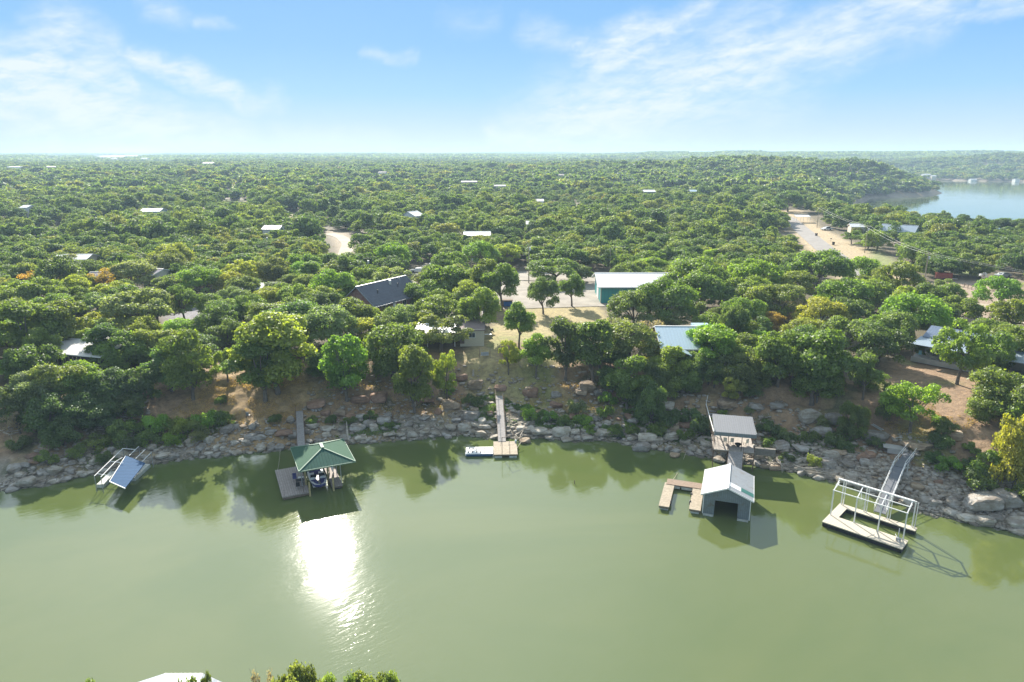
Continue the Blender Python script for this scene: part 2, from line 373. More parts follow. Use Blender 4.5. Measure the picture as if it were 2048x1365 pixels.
# ------------------------------------------------------------------ water
mw = bpy.data.materials.new('lake_water'); mw.use_nodes = True; t = NT(mw.node_tree); p = t.n['Principled BSDF']
tc = t.new('ShaderNodeTexCoord'); ob = tc.outputs['Object']
sp = t.new('ShaderNodeSeparateXYZ'); t.l.new(ob, sp.inputs[0]); wx, wy, _ = sp.outputs
cw = t.mix(t.smooth(t.noise(t.comb(t.m('MULTIPLY', wx, .5), wy, 0.0), .03, 5, .6, .5), .35, .65), (.118, .142, .048), (.090, .122, .038))
t.l.new(cw, p.inputs['Base Color']); p.inputs['Roughness'].default_value = .045; p.inputs['IOR'].default_value = 1.5
p.inputs['Specular IOR Level'].default_value = 1.0
# ripples run obliquely toward the far bank
ra = math.radians(38); ux = t.m('ADD', t.m('MULTIPLY', wx, math.cos(ra)), t.m('MULTIPLY', wy, math.sin(ra))); uy = t.m('SUBTRACT', t.m('MULTIPLY', wy, math.cos(ra)), t.m('MULTIPLY', wx, math.sin(ra)))
r1 = t.noise(t.comb(t.m('MULTIPLY', ux, .35), uy, 0.0), 2.0, 4, .55, .4)
r2 = t.noise(t.comb(t.m('MULTIPLY', ux, .5), t.m('MULTIPLY', uy, 1.0), 3.0), 4.0, 3, .55)
r3 = t.noise(ob, .25, 2, .5)
calm = t.m('ADD', .35, t.m('MULTIPLY', t.smooth(t.noise(ob, .035, 4, .55, .9), .38, .62), 1.3))
hh = t.m('MULTIPLY', t.m('ADD', t.m('ADD', t.m('MULTIPLY', r1, .10), t.m('MULTIPLY', r2, .036)), t.m('MULTIPLY', r3, .10)), calm)
bn = t.new('ShaderNodeBump'); bn.inputs['Strength'].default_value = 1.0; bn.inputs['Distance'].default_value = .088
t.l.new(hh, bn.inputs['Height']); t.l.new(bn.outputs[0], p.inputs['Normal'])
wm = MB().add([(-13000, -50, 0), (13000, -50, 0), (13000, 13000, 0), (-13000, 13000, 0)], [(0, 1, 2, 3)]).build('lake', mw)
tag(wm, kind='structure')

def draped(name, pts, matr, dz=.1, step=1.2, z=None, kind='structure'):
    """a sheet cut to a polygon (world xy) and laid on the ground"""
    P_ = []; n = len(pts)
    for i in range(n):
        a = np.array(pts[i]); b = np.array(pts[(i+1) % n]); k = max(1, int(np.hypot(*(b-a))/step))
        P_ += [tuple(a+(b-a)*j/k) for j in range(k)]
    nb = len(P_); arr = np.array(P_); x0, y0 = arr.min(0); x1, y1 = arr.max(0)
    gx, gy = np.meshgrid(np.arange(x0, x1, step), np.arange(y0, y1, step)); gx = gx.ravel(); gy = gy.ravel()
    ok = inside(gx, gy, arr) & (seg_dist(gx, gy, arr, True) > step*.4)
    allp = [Vector(q) for q in P_] + [Vector((u, v)) for u, v in zip(gx[ok], gy[ok])]
    r = delaunay_2d_cdt(allp, [], [list(range(nb))], 1, 1e-5)
    V = np.array([(q.x, q.y) for q in r[0]]); zz = hgt(V[:, 0], V[:, 1])+dz
    me = bpy.data.meshes.new(name); me.from_pydata([(a, b, c) for (a, b), c in zip(V, zz)], [], [tuple(f) for f in r[2]])
    me.materials.append(matr); me.update(); o = linkmesh(name, me); return tag(o, kind=kind)
def strip(name, line, width, matr, dz=.12):
    L = [np.array(q) for q in line]; out = []; P2 = []
    for i in range(len(L)-1):
        k = max(1, int(np.hypot(*(L[i+1]-L[i]))/3)); P2 += [L[i]+(L[i+1]-L[i])*j/k for j in range(k)]
    P2.append(L[-1]); P2 = np.array(P2)
    for _ in range(3): P2[1:-1] = (P2[:-2]+2*P2[1:-1]+P2[2:])/4
    T = np.gradient(P2, axis=0); T /= np.hypot(T[:, 0], T[:, 1])[:, None]; Nn = np.stack([-T[:, 1], T[:, 0]], 1)
    K = 5; V = []; F = []
    for i in range(len(P2)):
        for k in range(K): V.append(P2[i]+Nn[i]*width*(k/(K-1)-.5))
    V = np.array(V); z = hgt(V[:, 0], V[:, 1])
    z = z.reshape(-1, K).mean(1); z = np.repeat(np.convolve(np.pad(z, 2, 'edge'), np.ones(5)/5, 'valid'), K)
    F = np.array([(i*K+k, i*K+k+1, (i+1)*K+k+1, (i+1)*K+k) for i in range(len(P2)-1) for k in range(K-1)])
    me = npmesh(name, np.column_stack([V, np.maximum(z, hgt(V[:, 0], V[:, 1]))+dz]), F, [matr]); return tag(linkmesh(name, me), kind='structure')
M_ROAD = mat('worn_asphalt', (.30, .275, .25), .9, var=.2, scale=.3, bump=.5)
M_GRAV = mat('pale_gravel', (.37, .33, .275), .95, var=.3, scale=.25, bump=1.0, bscale=6)
M_DIRT = mat('dirt_road', (.46, .39, .30), .95, var=.2, scale=.2, bump=.6, bscale=5)
draped('gravel_lot', GRAVEL, M_GRAV)
W = lambda L, z: [flat(u, v, z) for u, v in L]
strip('road', W([(1548,424),(1580,438),(1612,462),(1650,490),(1700,520),(1760,552),(1830,590)], 12.), 7.5, M_ROAD)
strip('road', W([(1240,553),(1120,553),(1000,548),(900,553),(830,556),(700,556)], 10.2), 6.5, M_GRAV, .2)
strip('road', W([(657,462),(682,468),(696,480),(690,495),(683,510)], 11.6), 5, M_DIRT)
strip('road', W([(1830,590),(1900,600),(2000,610),(2070,640)], 10.), 7, M_DIRT)
strip('road', W([(455,399),(466,380),(484,377)], 14.), 4, M_DIRT)
# ------------------------------------------------------------------ materials of the built things
M_GREENX = mat('green_roof_lit_side', (.055, .125, .08), .85, spec=.15, var=.12, bands=(1, .42), band_dark=.6)  # side slopes of the one green roof, in a lighter, lit tone
M_GREENY = mat('green_roof_shaded_front', (.035, .10, .075), .85, spec=.15, var=.12, bands=(0, .42), band_dark=.6)  # same roof metal; shade of the front hip put into a darker green
M_GTRIM = mat('pale_green_trim', (.17, .27, .19), .65, var=.1)
M_DECKY = mat('grey_deck_boards', (.40, .345, .31), .8, var=.25, bands=(0, .3), band_dark=.5)
M_DECKX = mat('weathered_boards', (.50, .42, .31), .85, var=.4, bands=(1, .32), band_dark=.4)
M_DECKW = mat('pale_boards', (.55, .49, .43), .85, var=.35, bands=(1, .3), band_dark=.5)
M_DECKG = mat('grey_planks', (.42, .39, .37), .85, var=.35, bands=(1, .3), band_dark=.45)
M_SANDDECK = mat('beige_deck', (.56, .50, .40), .8, var=.12, bands=(0, .3), band_dark=.8)
M_BLACK = mat('black_float', (.015, .016, .018), .6, var=.1)
M_WHITE = mat('white_paint', (.80, .80, .78), .5, var=.08)
M_WFLOAT = mat('stained_white_float', (.60, .61, .55), .7, var=.3)
M_STEEL = mat('grey_steel', (.42, .44, .46), .45, .5, var=.2)
M_RUSTY = mat('rusty_pipe', (.16, .10, .07), .8, var=.3)
M_YPOST = mat('yellowed_timber', (.52, .42, .20), .8, var=.3)
M_BROWNW = mat('old_timber', (.24, .18, .13), .9, var=.35)
M_GMETX = mat('grey_metal_roof_rib', (.34, .36, .38), .65, .0, var=.1, bands=(1, .3), band_dark=.72, streak=(.9, (.27, .25, .23)))
M_GMETX0 = mat('grey_metal_roof_ribs', (.17, .18, .20), .65, .0, var=.12, bands=(0, .32), band_dark=.62)
M_BLUEMET = mat('blue_metal_sheet', (.055, .115, .215), .85, .0, spec=.1, var=.15, bands=(1, .9), band_dark=.75)
M_SIDING = mat('blue_grey_siding', (.20, .235, .25), .6, var=.2, bands=(0, .25), band_dark=.6, streak=(1.6, (.13, .12, .10)))
M_BSIDE = mat('blue_grey_cladding', (.20, .235, .25), .6, var=.1, bands=(1, .25), band_dark=.7)
M_TEALW = mat('teal_siding', (.045, .33, .32), .5, var=.08, bands=(0, .9), band_dark=.8)
M_TEALS = mat('teal_end_siding', (.045, .33, .32), .5, var=.08, bands=(1, .9), band_dark=.8)
M_WROOF = mat('white_metal_roof', (.72, .72, .71), .4, .1, var=.06, bands=(0, .9), band_dark=.86)
M_SLATE = mat('dark_slate_shingles', (.135, .145, .170), .95, var=.25, scale=1.5, bands=(1, .25), band_dark=.85)
M_BRICK = mat('red_brown_brick', (.27, .115, .085), .9, var=.5, scale=2.2, col2=(.34, .22, .18), bump=.5)
M_CREAM = mat('cream_wall', (.62, .57, .45), .8, var=.1)
M_TAN = mat('tan_shingles', (.34, .29, .245), .9, var=.2, bands=(1, .3), band_dark=.85)
M_MAUVE = mat('mauve_grey_shingles', (.22, .20, .23), .9, var=.2)
M_GLASS = mat('dark_glass', (.02, .025, .03), .08, var=.05)
M_CONC = mat('concrete', (.47, .45, .42), .9, var=.18, scale=1.0)
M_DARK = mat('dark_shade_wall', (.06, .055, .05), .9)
M_BLUE = mat('blue_plastic', (.03, .16, .48), .45, var=.1)
M_NAVY = mat('navy_canvas', (.05, .055, .20), .75, var=.15)
M_RED = mat('red_brown_paint', (.30, .07, .045), .7, var=.2)
M_CBLUE = mat('light_blue_metal_roof', (.36, .43, .50), .4, .2, var=.1, bands=(0, .35), band_dark=.7)
M_RBLUE = mat('blue_ribbed_roof', (.17, .225, .32), .5, .2, var=.25, bands=(0, .45), band_dark=.8)
M_PBLUE = mat('pale_blue_roof_sheet', (.40, .52, .60), .4, .25, var=.1, bands=(0, .6), band_dark=.8)
M_DRIFT = mat('bleached_wood', (.50, .44, .36), .9, var=.3)
M_DTEAL = mat('dark_green_patch', (.06, .20, .17), .45, var=.1, bands=(1, .3), band_dark=.8)
M_HAMM = mat('cream_fabric', (.66, .60, .48), .9, var=.1)
M_WOODP = mat('wood_pole', (.42, .36, .25), .9, var=.2)
M_WIRE = mat('pale_wire', (.55, .55, .52), .5, .3)
M_ALU = mat('aluminium', (.70, .71, .72), .35, .4, var=.1)
M_RAMP = mat('dark_ramp', (.17, .18, .20), .7, .1, var=.15, bands=(1, .5), band_dark=.8)
M_TURQ = mat('turquoise_boards', (.25, .50, .52), .6, var=.1)

def put(mb, name, m, root, smooth=False):
    """mesh given in world coordinates, parented to a thing"""
    inv = (Matrix.Translation(root.location) @ root.rotation_euler.to_matrix().to_4x4()).inverted()
    mb.v = [tuple(inv @ Vector(p)) for p in mb.v]
    return mb.build(name, m, root, smooth)
def one(name, mb, m, label, cat, loc=(0, 0, 0), rot=0., group=None, smooth=False):
    o = mb.build(name, m, None, smooth); o.location = loc; o.rotation_euler = (0, 0, math.radians(rot)); return tag(o, label, cat, group)
def window(root, c, w_, h_, axis='x', n=1, frame=M_WHITE, name='window'):
    mb = MB(); x, y, z = c; t = .08; e = .06
    def b(dx, dz, ww, hh, dep):
        if axis == 'x': mb.box((x+dx, y, z+dz), (ww, dep, hh))
        else: mb.box((x, y+dx, z+dz), (dep, ww, hh))
    b(0, h_/2, w_, e*1.6, t); b(0, -h_/2, w_, e*1.6, t); b(-w_/2, 0, e*1.6, h_, t); b(w_/2, 0, e*1.6, h_, t); b(0, 0, e*.7, h_-.05, t*.8)
    o = mb.build(name, frame, root); g = MB()
    g.box((x, y, z), (w_-.05, .03, h_-.05)) if axis == 'x' else g.box((x, y, z), (.03, w_-.05, h_-.05))
    g.build('pane', M_GLASS, o); return o
def door(root, c, w_=.95, h_=2.05, axis='x', m=M_WHITE):
    mb = MB(); mb.box(c, (w_, .07, h_) if axis == 'x' else (.07, w_, h_)); o = mb.build('door', m, root)
    k = MB(); s = (c[0]+w_*.38, c[1]-.06, c[2]) if axis == 'x' else (c[0]-.06, c[1]+w_*.38, c[2]); k.box(s, (.08, .06, .08)); k.build('handle', M_STEEL, o); return o
def gable_house(name, label, cat, loc, rot, w_, d, h, rise, wallm, roofm, endm=None, over=.4, base=.6, trim=M_WHITE, group=None, ridge='x'):
    """ridge along local x (w_), eaves at y = +-d/2"""
    r = thing(name, label, cat, loc, rot, group); hw, hd = w_/2, d/2
    mb = MB()
    mb.add([(-hw, -hd, -base), (hw, -hd, -base), (hw, -hd, h), (-hw, -hd, h)], [(0, 1, 2, 3)]); mb.add([(-hw, hd, -base), (hw, hd, -base), (hw, hd, h), (-hw, hd, h)], [(3, 2, 1, 0)])
    mb.cur = 1
    for sx in (-hw, hw): mb.add([(sx, -hd, -base), (sx, hd, -base), (sx, hd, h), (sx, 0, h+rise), (sx, -hd, h)], [(0, 1, 2, 3, 4)])
    mb.build('wall', [wallm, endm or wallm], r)
    k = rise/hd; ow = hw+over; od = hd+over; zl = h-over*k
    rf = MB(); t = .14
    rf.slab([(-ow, -od, zl+t), (ow, -od, zl+t), (ow, 0, h+rise+t), (-ow, 0, h+rise+t)], t); rf.slab([(ow, od, zl+t), (-ow, od, zl+t), (-ow, 0, h+rise+t), (ow, 0, h+rise+t)], t)
    ro = rf.build('roof', roofm, r)
    c = MB(); c.bar((-ow-.02, 0, h+rise+t+.03), (ow+.02, 0, h+rise+t+.03), .3, .08)
    for sx in (-1, 1):
        for sy in (-1, 1): c.bar((sx*(ow+.03), sy*od, zl+t*.5), (sx*(ow+.03), 0, h+rise+t*.5), .05, .2)
    for sy in (-1, 1): c.box((0, sy*(od+.03), zl+t*.5), (2*ow, .05, .2))
    c.build('roof_trim', trim, r)
    return r
def pipe(mb, pts, r=.045, n=6): return mb.tube(pts, r, n)

# ------------------------------------------------------------------ the hip-roofed boat dock
D = thing('boat_dock', 'boat dock with a green hipped metal roof and a grey side deck', 'boat dock', (-27.1, 89.6, 0), 24.5)
mb = MB(); mb.box((-4.4, .5, .5), (3.6, 9.0, .16)); mb.box((-.55, 4.1, .5), (4.1, 1.8, .16)); mb.box((1.2, -.1, .5), (1.45, 7.2, .16)); mb.build('deck', M_DECKY, D)
mb = MB(); mb.box((-4.4, .5, .27), (3.5, 8.9, .3)); mb.box((1.2, .4, .27), (1.35, 8.0, .3)); mb.box((-.55, 4.1, .27), (2.2, 1.7, .3)); mb.build('deck_frame', M_BROWNW, D)
for y in (-2.8, 0, 2.8): MB().box((-4.4, y, .02), (3.2, 1.6, .4)).build('float', M_BLACK, D); MB().box((1.2, y, .02), (1.2, 1.6, .4)).build('float', M_BLACK, D)
rx, ry, ez, rz_, rh = 3.8, 4.3, 4.0, 5.3, .75
mb = MB(); t_ = .12
A_, B_, C_, D_ = (-rx, -ry, ez), (rx, -ry, ez), (rx, ry, ez), (-rx, ry, ez); E_, F_ = (0, -rh, rz_), (0, rh, rz_)
mb.slab([A_, B_, E_], t_); mb.slab([C_, D_, F_], t_); mb.cur = 1; mb.slab([D_, A_, E_, F_], t_); mb.slab([B_, C_, F_, E_], t_)
rf = mb.build('roof', [M_GREENY, M_GREENX], D)
mb = MB()
for a_, b_ in ((A_, E_), (B_, E_), (C_, F_), (D_, F_)): mb.bar(Vector(a_)+Vector((0, 0, .03)), Vector(b_)+Vector((0, 0, .04)), .16, .07)
mb.build('hip_cap', M_GTRIM, rf)
mb = MB(); mb.bar((0, -rh-.1, rz_+.06), (0, rh+.1, rz_+.06), .42, .16); mb.build('ridge_vent', M_GTRIM, rf)
mb = MB(); e_ = .03
for a_, b_ in ((A_, B_), (B_, C_), (C_, D_), (D_, A_)): mb.bar(Vector(a_)*Vector((1.008, 1.008, 1)) if False else Vector((a_[0]*1.008, a_[1]*1.008, ez-.07)), Vector((b_[0]*1.008, b_[1]*1.008, ez-.07)), .05, .16)
mb.build('fascia', M_GTRIM, rf)
for (x, y) in ((-3.3, -2.2), (-3.3, 3.6), (1.85, -3.3), (1.85, .2), (1.85, 3.8), (-2.75, 3.6)):
    mb = MB(); mb.box((x, y, 2.2), (.11, .11, 3.5)); mb.build('steel_post', M_STEEL, D)
for (x, y, z1) in ((-2.75, -1.6, 3.95), (.42, -.9, 3.95), (.42, 3.2, 3.95), (-2.6, -4.15, 2.1), (.62, -3.95, 2.1)):
    mb = MB(); mb.box((x, y, z1/2-.2), (.22, .22, z1+.4)); mb.build('timber_post', M_YPOST, D)
mb = MB(); 
for (p, q) in (((-3.3, -2.2, 3.7), (1.85, -2.2, 3.7)), ((-3.3, 3.6, 3.7), (1.85, 3.6, 3.7)), ((-3.3, -3.6, 3.8), (-3.3, 3.8, 3.8)), ((1.85, -3.6, 3.8), (1.85, 3.8, 3.8)), ((1.85, -3.3, 3.1), (1.85, -2.4, 3.75)), ((1.85, .2, 3.2), (1.85, 1.0, 3.75)), ((.42, -3.4, 3.75), (.42, 3.8, 3.75)), ((-2.75, -3.4, 3.75), (-2.75, 3.8, 3.75))): mb.bar(p, q, .1, .16)
mb.build('roof_beam', M_YPOST, D)
MB().bar((-5.9, -3.7, .6), (-5.9, -3.7, 1.5), .05).build('mooring_hook', M_RUSTY, D); mb = MB(); mb.bar((-3.4, -3.8, .6), (-3.4, -3.8, 1.45), .05); mb.bar((-3.4, -3.8, 1.45), (-3.75, -3.75, 1.5), .05); mb.build('mooring_hook', M_RUSTY, D)
# gangway to the bank
def gangway(name, label, p0, p1, width, deckm, railm, rail_h=1.0, sides=(-1, 1), nrail=5, ext=0., rail_w=.06, double=False, posts=True):
    p0 = Vector(p0); p1 = Vector(p1); d = p1-p0; L = d.length; hor = math.atan2(d.y, d.x); sl = math.atan2(d.z, math.hypot(d.x, d.y))
    r = thing(name, label, 'gangway', p0, (0, 0, 0)); M3 = (Matrix.Rotation(hor-math.pi/2, 3, 'Z') @ Matrix.Rotation(sl, 3, 'X')); r.rotation_euler = M3.to_euler()
    mb = MB(); mb.box((0, L/2, 0), (width, L, .08)); mb.build('walkway', deckm, r)
    mb = MB()
    for s in (-1, 1): mb.box((s*(width/2-.05), L/2, -.12), (.08, L, .16))
    mb.build('beam', M_STEEL if railm is M_WHITE else M_BROWNW, r)
    for s in sides:
        mb = MB(); x = s*(width/2+.02)
        mb.bar((x, -.1, rail_h), (x, L+ext, rail_h), rail_w); 
        if double: mb.bar((x, -.1, rail_h*.5), (x, L+ext, rail_h*.5), rail_w*.8)
        if posts:
            for k in range(nrail+1): y = L*k/nrail; mb.bar((x, y, -.1), (x, y, rail_h), rail_w)
        mb.build('handrail', railm, r)
    return r
g = G(598, 824)
gangway('gangway', 'grey metal gangway with dark handrails from the bank to the green roofed dock', (-31.4, 93.6, .62), (g.x, g.y, g.z+.15), 1.15, M_DECKG, M_RUSTY, .95, (-1, 1), 6, .6)
# things on that dock
def on(root, x, y, z=0):
    return Matrix.Translation(root.location) @ root.rotation_euler.to_matrix().to_4x4() @ Vector((x, y, z))
def boat(name, label, loc, rot, L=5.6, W_=2.3, hullm=M_NAVY, inner=M_WHITE, cover=M_NAVY, motor=True, group=None):
    r = thing(name, label, 'boat', loc, rot, group)          # bow toward local -y
    ys = [-L/2, -L*.42, -L*.28, -L*.05, L*.2, L*.46]; ws = [.05, .32, .43, .5, .5, .46]; zs = [.95, .88, .82, .78, .76, .74]; kz = [.6, .22, .08, 0, 0, 0]
    V = []; F = []
    for y, w0, z1, k in zip(ys, ws, zs, kz):
        hw = w0*W_; V += [(-hw, y, z1), (-hw*.86, y, (z1+k)*.42), (0, y, k), (hw*.86, y, (z1+k)*.42), (hw, y, z1)]
    for i in range(5):
        for j in range(4): F.append((i*5+j, i*5+j+1, i*5+j+6, i*5+j+5))
    F.append(tuple(range(25, 30))); F.append((0, 1, 2, 3, 4))
    MB().add(V, F).build('hull', hullm, r, False)
    d = MB()
    for i in range(5):
        for s in (-1, 1):
            a = ws[i]*W_*s; b = ws[i+1]*W_*s; ia = max(0, ws[i]*W_-.28)*s; ib = max(0, ws[i+1]*W_-.28)*s
            q = [(a, ys[i], zs[i]+.02), (b, ys[i+1], zs[i+1]+.02), (ib, ys[i+1], zs[i+1]+.02), (ia, ys[i], zs[i]+.02)]; d.slab(q if s < 0 else q[::-1], .05)
    d.box((0, .1, .25), (W_*.78, L*.72, .06)); d.box((0, -L*.26, .30), (.34, L*.3, .12)); d.build('gunwale', inner, r)
    c = MB()
    for s in (-1, 1): c.slab([(s*.2, -L*.40, .80), (s*.2, -L*.12, .84), (s*W_*.44, -L*.12, .84), (s*W_*.30, -L*.40, .80)][::(1 if s > 0 else -1)], .3)
    c.build('bow_cushion', cover, r)
    for s in (-1, 1):
        k = MB(); k.box((s*W_*.28, -.2, .75), (.62, .5, .6)); k.build('console', inner, r)
        k = MB(); k.box((s*W_*.26, .85, .55), (.6, .5, .4)); k.box((s*W_*.26, 1.12, .85), (.6, .12, .5)); k.build('seat', inner, r)
    k = MB()
    for s in (-1, 1): k.slab([(s*.14, -.42, 1.0), (s*W_*.43, -.30, 1.0), (s*W_*.40, -.05, 1.38), (s*.16, -.15, 1.38)][::(1 if s > 0 else -1)], .03)
    k.build('windscreen', M_GLASS, r)
    if motor: k = MB(); k.box((0, L*.5+.12, .95), (.42, .5, .6)); k.box((0, L*.5+.12, .35), (.16, .26, 1.0)); k.build('outboard_motor', M_BLACK, r)
    return r
p = on(D, -1.05, -1.1, .35); boat('motor_boat', 'open bow motor boat with navy bow cushions in the green roofed dock', p, 24.5, 5.4, 2.35)
p = on(D, -3.5, -1.2, .58)
t_ = thing('patio_table', 'small dark patio table beside the boat slip under the green roof', 'table', p, 24.5); MB().box((0, 0, .72), (1.0, .8, .05)).build('tabletop', M_BLACK, t_)
for sx in (-.4, .4):
    for sy in (-.3, .3): MB().box((sx, sy, .35), (.05, .05, .7)).build('leg', M_BLACK, t_)
def chair(label, loc, rot, m, fr=M_STEEL, group=None, cat='chair', name='deck_chair'):
    r = thing(name, label, cat, loc, rot, group)
    MB().box((0, 0, .42), (.52, .5, .05)).build('seat', m, r); MB().box((0, .26, .75), (.52, .05, .6)).build('backrest', m, r)
    for sx in (-.24, .24):
        for sy in (-.22, .22): MB().box((sx, sy, .2), (.04, .04, .4)).build('leg', fr, r)
    return r
chair('dark deck chair nearest the water beside the patio table under the green roof', on(D, -3.9, -2.3, .58), 200, M_BLACK)
chair('navy deck chair behind the patio table under the green roof', on(D, -4.0, .3, .58), 20, M_NAVY)
c_ = thing('cooler', 'white lidded cooler box on the green roofed dock', 'cooler', on(D, -3.2, .1, .58), 10); MB().box((0, 0, .2), (.7, .42, .4)).build('body', M_BLUE, c_); MB().box((0, 0, .44), (.74, .46, .09)).build('lid', M_WHITE, c_)
for i, (lx, ly, lb) in enumerate(((.95, 1.0, 'cream paddle board standing by the boat slip under the green roof'), (1.45, .7, 'shorter white paddle board leaning on the right post under the green roof'))):
    mb = MB(); n_ = 10; ys_ = [math.cos(math.pi*k/n_) for k in range(n_+1)]; h_ = 1.5 if i == 0 else 1.25
    mb.slab([(.32*math.sqrt(max(0, 1-y*y)), 0, 0) for y in ys_][:0] or [(.32*math.sin(2*math.pi*k/16), .0+.06*0, h_*math.cos(2*math.pi*k/16)) for k in range(16)], .0) if False else None
    pts_ = [(.32*math.sin(2*math.pi*k/16), h_+h_*math.cos(2*math.pi*k/16)) for k in range(16)]
    mb.add([(a, -.05, b) for a, b in pts_]+[(a, .05, b) for a, b in pts_], [tuple(range(16)), tuple(range(31, 15, -1))]+[(k, (k+1) % 16, (k+1) % 16+16, k+16) for k in range(16)])
    o = one('paddle_board', mb, M_HAMM if i == 0 else M_WHITE, lb, 'paddle board', on(D, lx, ly, .6), 24.5+60); o.rotation_euler = (math.radians(-12), 0, math.radians(24.5+60))

# ------------------------------------------------------------------ the small wooden dock in the middle
K = thing('swim_dock', 'small square wooden swim dock with white floats at the end of the long gangway', 'dock', (-1.15, 99.4, 0), 2)
mb = MB(); mb.box((0, 0, .52), (3.7, 5.0, .12)); mb.build('deck', M_DECKX, K)
mb = MB(); mb.box((0, 0, .36), (3.6, 4.9, .18)); mb.build('deck_frame', M_BROWNW, K)
for x in (-1.15, 1.15):
    for y in (-1.9, 1.4): MB().box((x, y, .12), (1.15, 1.1, .36)).build('float', M_WFLOAT, K)
for x, h_ in ((-.55, 3.4), (.65, 2.2)): mb = MB(); mb.tube([(x, -2.3, .1), (x, -2.3, h_)], .045); mb.build('steel_pole', M_RUSTY, K)
mb = MB(); mb.bar((-.55, -2.3, 3.3), (.75, -1.6, 3.2), .06); mb.build('crossbar', M_RUSTY, K)
mb = MB(); mb.bar((1.85, 0, .5), (2.6, 1.5, .9), .07); mb.build('mooring_arm', M_DRIFT, K)
g = G(997, 800)
gangway('gangway', 'long narrow weathered plank gangway leading down to the small square dock', (-1.7, 101.7, .6), (g.x, g.y, g.z+.7), 1.25, M_DECKG, M_BROWNW, .9, (-1, 1), 1, .9, .05, posts=False)
J = thing('jet_ski_port', 'white twin channel floating jet ski port with black rollers', 'floating dock', (-5.15, 98.7, 0), 1)
for s in (-1, 1):
    b_ = MB(); y = s*.68
    pts = [(-2.2, .35), (-1.9, .48), (2.1, .48), (2.1, .06), (-1.9, .06), (-2.2, .2)]
    b_.add([(x, y-.6, z) for x, z in pts]+[(x, y+.6, z) for x, z in pts], [tuple(range(6)), tuple(range(11, 5, -1))]+[(i, (i+1) % 6, (i+1) % 6+6, i+6) for i in range(6)])
    ch = b_.build('float_channel', M_WHITE, J)
    for k in range(5): MB().box((-1.7+k*.62, y, .53), (.16, .38, .12)).build('roller', M_BLACK, ch)
MB().box((0, -1.32, .22), (4.1, .08, .3)).build('bumper', M_BLUEMET, J)
c_ = thing('water_can', 'white water can standing at the rear corner of the small square dock', 'water can', (.5, 101.4, .58), 0); MB().tube([(0, 0, 0), (0, 0, .4)], .16, 10).build('body', M_PBLUE, c_); MB().tube([(0, 0, .4), (0, 0, .5)], .07, 8).build('cap', M_WHITE, c_)

# ------------------------------------------------------------------ the gabled boathouse and its U-shaped dock
B = thing('boathouse', 'gabled metal boathouse with blue grey siding and an open water door', 'boathouse', (28.45, 82.0, 0), -19)
hw, y0, y1, eh, rg = 2.85, -3.55, 3.5, 3.0, 4.35
mb = MB(); mb.slab([(-3.2, -3.75, eh), (0, -3.75, rg), (0, 3.75, rg), (-3.2, 3.75, eh)], .1); mb.slab([(0, -3.75, rg), (3.2, -3.75, eh), (3.2, 3.75, eh), (0, 3.75, rg)], .1); rf = mb.build('roof', M_GMETX, B)
def onroof(x, up=.012): return rg-(rg-eh)*abs(x)/3.2+up
mb = MB(); mb.slab([(.15, -2.9, onroof(.15, .02)), (1.6, -2.9, onroof(1.6, .02)), (1.6, -1.75, onroof(1.6, .02)), (.15, -1.75, onroof(.15, .02))], .015); mb.build('roof_patch', M_WHITE, rf)
mb = MB(); mb.slab([(1.6, -2.7, onroof(1.6, .025)), (3.2, -2.7, onroof(3.2, .025)), (3.2, -1.7, onroof(3.2, .025)), (1.6, -1.7, onroof(1.6, .025))], .015); q = mb.build('roof_patch', M_DTEAL, rf); q['label'] = 'dark green roof patch'
mb = MB(); mb.bar((0, -3.78, rg+.02), (0, 3.78, rg+.02), .24, .06)
for s in (-1, 1): mb.bar((s*3.22, -3.8, eh-.05), (0, -3.8, rg-.05), .06, .18); mb.bar((s*3.22, -3.78, eh-.06), (s*3.22, 3.78, eh-.06), .05, .14)
mb.build('roof_trim', M_WHITE, rf)
mb = MB(); mb.add([(-hw, y0, .25), (-1.45, y0, .25), (-1.45, y0, 2.3), (1.4, y0, 2.3), (1.4, y0, .25), (hw, y0, .25), (hw, y0, 3.05), (0, y0, rg-.12), (-hw, y0, 3.05)], [(0, 1, 2, 8), (2, 3, 7, 8), (3, 4, 5, 6), (3, 6, 7)])
mb.build('front_wall', M_SIDING, B)
mb = MB(); mb.box((-hw, 0, 1.65), (.06, 7.0, 2.8)); mb.box((hw, 0, 1.65), (.06, 7.0, 2.8)); mb.build('side_wall', M_BSIDE, B)
mb = MB(); mb.add([(-hw+.04, y1, .25), (hw-.04, y1, .25), (hw-.04, y1, 3.0), (0, y1, rg-.15), (-hw+.04, y1, 3.0)], [(0, 1, 2, 3, 4)]); mb.build('rear_wall', M_SIDING, B)
[MB().box((s*(hw+.01), y0-.02, 1.65), (.1, .1, 2.85)).build('corner_trim', M_WHITE, B) for s in (-1, 1)]
mb = MB(); mb.box((-2.15, 0, .28), (1.35, 6.9, .12)); mb.box((2.1, 0, .28), (1.35, 6.9, .12)); mb.box((0, 2.9, .28), (2.8, 1.2, .11)); mb.build('inner_deck', M_DECKX, B)
MB().box((-2.15, -.2, .05), (1.3, 7.0, .3)).build('float', M_WFLOAT, B); MB().box((2.1, -.2, .05), (1.35, 7.0, .3)).build('float', M_WFLOAT, B)
U = thing('u_shaped_dock', 'weathered wooden U shaped dock left of the gabled boathouse', 'dock', (28.45, 82.0, 0), -19)
mb = MB(); mb.box((-7.75, -.6, .55), (1.35, 7.0, .12)); mb.box((-3.85, .1, .55), (1.45, 7.6, .12)); d1 = mb.build('arm', M_DECKX, U)
mb = MB(); mb.box((-5.7, 3.2, .62), (5.0, 1.7, .12)); mb.build('rear_deck', mat('brown_boards', (.36, .26, .19), .9, var=.35, bands=(1, .28), band_dark=.5), U)
